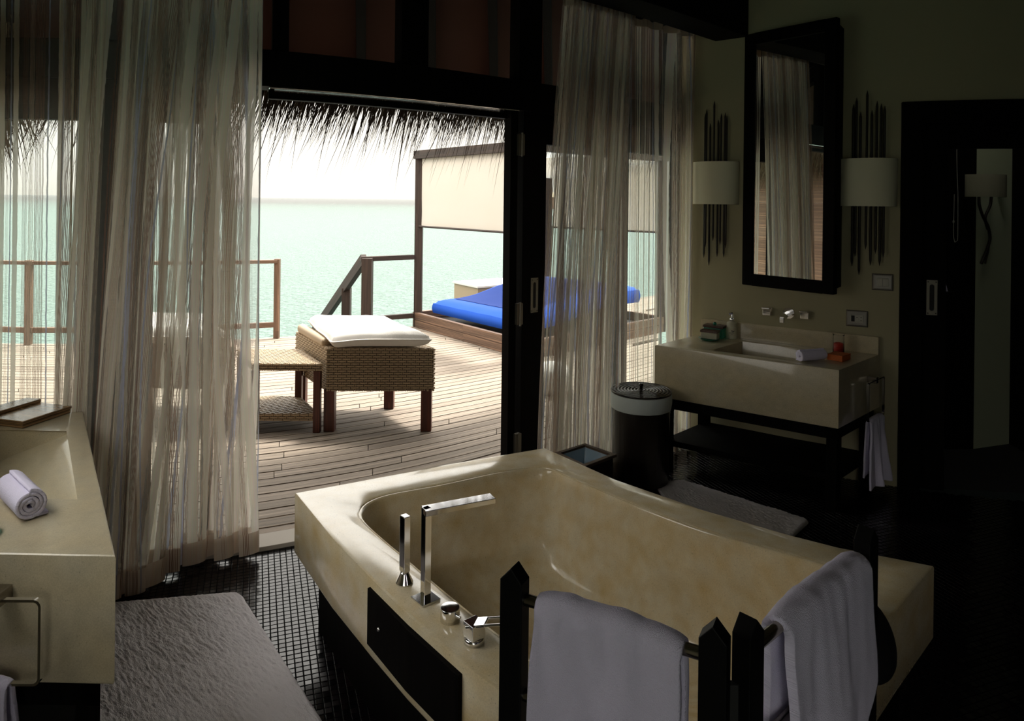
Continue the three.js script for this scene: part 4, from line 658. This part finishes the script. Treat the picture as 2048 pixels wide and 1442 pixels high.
// ------------------------------------------------------------ doorway to the dark side room
{
  const W = M.blackWood, rw = (a, b, y0, y1, o0, o1, n = 6) => prism(rightWall.span(a, b, o0, o1, n), y0, y1, 0.003);
  struct('trim_8', [rw(1.318, 1.19, 0, 2.249, 0.03, -0.15, 3), rw(-0.02, -0.12, 0, 2.249, 0.03, -0.15, 2), rw(1.2, -0.03, 2.12, 2.249, 0.03, -0.15, 10)], W);   // door casing
  const d = structGroup('door_2'); mesh('leaf', rw(1.20, 1.035, 0.01, 2.125, 0.0, -0.04, 3), W, d);
  mesh('transom', rw(1.04, 0.02, 1.98, 2.125, -0.05, -0.10, 8), W, d);
  const p = rightWall(1.121, 0.004), n = rightWall.normal(1.121), g = new THREE.Group(); g.name = 'door_pull'; g.position.copy(V(p[0], 1.118, p[1])); g.rotation.y = facing(n[0], n[1]); d.add(g); flushPull(g);
  // side room: left half blackened to stand for an unlit wall, sage plaster to its right
  const Z = [2.2, 4.66], A = [3.15, 4.75], B = [3.47, 4.86], C = [3.42, 3.96];
  struct('wall_far', prism([A, B, [3.5, 5.0], [3.13, 4.9]], -0.12, CEIL, 0), std({ name: 'sage plaster', color: lin(0.38, 0.42, 0.29), roughness: 0.9 }));
  struct('wall_shaded', prism([[1.9, 4.63], [3.15, 4.75], [3.13, 4.9], [1.88, 4.78]], -0.12, CEIL, 0), W);
  struct('wall_end', prism([B, [3.58, 4.9], [3.54, 3.93], C], -0.12, CEIL, 0), W);
  struct('wall_near', prism([[1.96, 4.36], [1.98, 4.7], [1.86, 4.7], [1.84, 4.36]], -0.12, CEIL, 0), W);
  struct('floor_side', prism([[1.9, 4.3], [1.9, 4.7], A, B, C, [2.4, 4.1]], -0.12, 0.0, 0), M.grout);
  struct('ceiling_side', [prism([[1.8, 4.25], [1.8, 4.85], [2.75, 4.9], [2.75, 4.0]], CEIL, CEIL + 0.12, 0), prism([[2.75, 4.45], [2.75, 4.9], [3.6, 5.05], [3.6, 4.45]], CEIL, CEIL + 0.12, 0), prism([[3.12, 3.95], [3.12, 4.45], [3.6, 4.45], [3.6, 3.95]], CEIL, CEIL + 0.12, 0)], M.ceiling);  // unseen roof hatch left open, placed to light the sage wall
  const e = mix2(A, B, 0.13), nn = [0.325, -0.946];
  const t = thing('branch_lamp', 'wall lamp with a drum shade on a twisted branch stem in the dark side room', 'lamp', [e[0], 1.71, e[1]], facing(...nn));
  mesh('lamp_shade', sheet(40, 4, (u, v) => { const a = lerp(-1, 1, u) * Math.PI / 2; return new THREE.Vector3(Math.sin(a) * 0.155, v * 0.15, Math.cos(a) * 0.13 + 0.004); }, 0.003), std({ name: 'taupe lamp shade', color: lin(0.26, 0.25, 0.18), roughness: 0.9 }), t);
  const P = (x, y) => new THREE.Vector3(x, y, 0.03);
  mesh('stem', [tube([P(-0.06, 0.05), P(-0.055, -0.05), P(-0.02, -0.13), P(0.03, -0.2), P(0.05, -0.28), P(0.02, -0.36), P(-0.03, -0.45)], 0.009), tube([P(0.06, 0.05), P(0.05, -0.05), P(0.0, -0.14), P(0.03, -0.22)], 0.009), tube([P(0.045, -0.27), P(0.035, -0.36), P(0.005, -0.45)], 0.006)], M.twig, t);
  mesh('bracket', box(0.08, 0.08, 0.014, 0, 0.08, 0.008), M.twig, t);
  const c = thing('pull_cord', 'thin pale pull cord looped in the dark side room', 'cord', [2.76, 0, 4.35]); mesh('loop', tube([new THREE.Vector3(-0.012, 1.72, 0), new THREE.Vector3(-0.015, 1.5, 0), new THREE.Vector3(-0.012, 1.44, 0), new THREE.Vector3(0, 1.415, 0), new THREE.Vector3(0.012, 1.44, 0), new THREE.Vector3(0.01, 1.72, 0), new THREE.Vector3(0, 2.0, 0), new THREE.Vector3(0, 3.1, 0)], 0.0022, 60, 6), M.pale, c); mesh('bead', new THREE.SphereGeometry(0.006, 10, 8).scale(1, 1.6, 1).translate(-0.015, 1.55, 0), M.pale, c);
}

{
  const t = thing('tissue_holder', 'small dark tissue holder with a white tissue tip in the dark side room', 'holder', [2.90, 1.03, 4.70], facing(0.1, -1));
  mesh('box', box(0.13, 0.09, 0.06, 0, 0, 0.02, 0.004), M.blackWood, t);
  mesh('tissue', sheet(8, 10, (u, v) => new THREE.Vector3((u - 0.5) * 0.035 * (1 - 0.75 * v) - 0.008 * v, 0.04 + 0.065 * v, 0.03 + 0.01 * Math.sin(u * 6) * (1 - v)), 0.001), M.towel, t);
}

// ------------------------------------------------------------ laundry hamper and waste bin
{
  const o = thing('laundry_hamper', 'round laundry hamper with a coiled black lid and white liner rim', 'hamper', [0.775, 0, 4.13]);
  mesh('basket', lathe([[0.001, 0.0], [0.15, 0.0], [0.165, 0.02], [0.168, 0.445], [0.16, 0.45], [0.001, 0.45]]), M.coil, o);
  mesh('liner', sheet(80, 6, (u, v) => { const a = u * 2 * Math.PI, r = 0.172 + 0.006 * Math.sin(v * Math.PI) + 0.003 * noise(u * 20, v * 2); return new THREE.Vector3(Math.cos(a) * r, lerp(0.442 + 0.006 * noise(u * 9, 1), 0.535, v), -Math.sin(a) * r); }, 0.004), M.hamper, o);
  const lid = mesh('lid', lathe([[0.001, 0.53], [0.176, 0.53], [0.178, 0.535], [0.001, 0.538]]), std({ name: 'grey groove sheen', color: lin(0.16, 0.145, 0.12), roughness: 0.5 }), o);  // grey base stands in for reflections in the coil grooves
  for (let k = 0; k < 9; k++) mesh('coil', new THREE.TorusGeometry(0.02 + k * 0.0192, 0.0062, 6, 56).rotateX(Math.PI / 2).translate(0, 0.539 - k * 0.0001, 0), M.coil, lid);
  mesh('lid_knob', lathe([[0.001, 0.545], [0.009, 0.545], [0.008, 0.562], [0.014, 0.568], [0.013, 0.578], [0.001, 0.58]], 20), M.coil, o);
  const A = [0.241, 3.755], B = [0.423, 3.908], C = [0.577, 3.743], D = [0.381, 3.56], q = quad(A, B, C, D), b = thing('waste_bin', 'square brown waste bin with a clear plastic liner behind the tub', 'bin');
  mesh('body', prism([q(0.06, 0.06), q(0.94, 0.06), q(0.94, 0.94), q(0.06, 0.94)], 0, 0.285, 0.003, [[q(0.1, 0.1), q(0.9, 0.1), q(0.9, 0.9), q(0.1, 0.9)]]), M.darkWood, b);
  mesh('rim', prism([A, B, C, D], 0.283, 0.30, 0.003, [[q(0.09, 0.09), q(0.91, 0.09), q(0.91, 0.91), q(0.09, 0.91)]]), std({ name: 'brown wood rim', color: lin(0.11, 0.075, 0.05), roughness: 0.5 }), b);
  mesh('liner', sheet(64, 10, (u, v) => { const s = u * 4, k = Math.floor(s) % 4, f = s - Math.floor(s), e = lerp(0.12, 0.3, 1 - v), pt = [[lerp(e, 1 - e, f), e], [1 - e, lerp(e, 1 - e, f)], [lerp(1 - e, e, f), 1 - e], [e, lerp(1 - e, e, f)]][k], p = q(pt[0] + 0.03 * noise(u * 18, v * 3), pt[1] + 0.03 * noise(u * 18, v * 3, 5)); return V(p[0], lerp(0.12, 0.29, v), p[1]); }, 0.0015), M.bag, b);
}

// ------------------------------------------------------------ rugs
function rug(label, A, B, C, D, seed) {
  const q = quad(A, B, C, D), t = thing('bath_rug', label, 'rug'), R = 0.1, soft = (a, b) => { let x = 2 * a - 1, y = 2 * b - 1; const ax = Math.abs(x) - (1 - R), ay = Math.abs(y) - (1 - R); if (ax > 0 && ay > 0) { const m = Math.max(ax, ay) / Math.hypot(ax, ay); x = Math.sign(x) * (1 - R + ax * m); y = Math.sign(y) * (1 - R + ay * m); } return [(x + 1) / 2, (y + 1) / 2]; };
  mesh('pile', sheet(150, 170, (u, v) => { const [a, b] = soft(u, v), e = Math.min(u, 1 - u, v, 1 - v), p = q(a + 0.004 * noise(v * 30, seed), b + 0.004 * noise(u * 30, seed, 3));
    const tuft = 0.0035 * noise(u * 60 + 3 * noise(v * 9, u * 2, seed), v * 26, seed) + 0.003 * noise(u * 110, v * 70, seed) + 0.006 * fbm(u * 5, v * 7, seed); return V(p[0], 0.004 + 0.014 * Math.pow(clamp(e / 0.02, 0, 1), 0.5) + tuft * clamp(e / 0.02, 0, 1), p[1]); }, 0, 0.6, 0.9), M.rug, t);
  mesh('backing', prism([q(0.03, 0.03), q(0.97, 0.03), q(0.97, 0.97), q(0.03, 0.97)], 0.0006, 0.006, 0), M.rug, t);
}
rug('grey-white chenille bath rug beside the left washstand', [-1.74, 2.80], [-1.115, 2.915], [-0.35, 1.90], [-0.95, 1.72], 2);
rug('grey-white chenille bath rug in the shadow behind the tub', [0.84, 4.10], [1.02, 4.13], [1.57, 3.63], [0.95, 2.95], 5);

// ------------------------------------------------------------ towel rack in front
{
  const A = [0.012, 1.15], B = [0.297, 1.0], C = [0.35, 1.015], D = [0.665, 1.30];
  const t = thing('towel_rack', 'black folding towel rack with pointed posts in the foreground', 'towel rack');
  const post = (p, dir) => { const g = new THREE.Shape([[-0.02, 0], [0.02, 0], [0.02, 1.03], [0, 1.052], [-0.02, 1.03]].map((k) => new THREE.Vector2(...k))), e = new THREE.ExtrudeGeometry(g, { depth: 0.026, bevelEnabled: true, bevelSize: 0.002, bevelThickness: 0.002, bevelOffset: -0.002, bevelSegments: 2 }).translate(0, 0, -0.013); e.rotateY(facing(dir[1], -dir[0])); return mesh('post', e.translate(p[0], 0, -p[1]), M.rackWood, t); };
  const u1 = [0.885, -0.466], u2 = [0.741, 0.671];
  post(A, u1); post(B, u1); post(C, u2); post(D, u2);
  for (const y of [1.0, 0.845, 0.55, 0.25]) { mesh('bar', rod(V(A[0], y, A[1]), V(B[0], y, B[1]), 0.0095), M.gunmetal, t); mesh('bar', rod(V(C[0], y, C[1]), V(D[0], y, D[1]), 0.0095), M.gunmetal, t); }
  for (const y of [0.93, 0.3]) mesh('hinge', box(0.02, 0.06, 0.012, (B[0] + C[0]) / 2, y, -(B[1] + C[1]) / 2, 0.002), M.black, t);
  const hangOn = (label, P, Q, k, w, f, b, seed, o) => { const p = mix2(P, Q, k), L = Math.hypot(Q[0] - P[0], Q[1] - P[1]), n = [(Q[1] - P[1]) / L, -(Q[0] - P[0]) / L]; const g = thing('bath_towel', label, 'towel', [p[0], 1.0, p[1]], facing(...n)); mesh('cloth', draped(w, f, b, seed, o), M.towel, g); };
  hangOn('white bath towel on the left bar of the foreground rack', A, B, 0.50, 0.232, 0.46, 0.40, 1.3, { amp: 0.008, waves: 10, th: 0.015, r: 0.019 });
  hangOn('white bath towel on the right bar of the foreground rack, hanging askew', C, D, 0.56, 0.30, 0.42, 0.40, 4.4, { amp: 0.012, waves: 7, th: 0.015, r: 0.02, skew: 0.05, shift: 0.02, fr: 0.5 });
}

renderer.render(scene, camera);
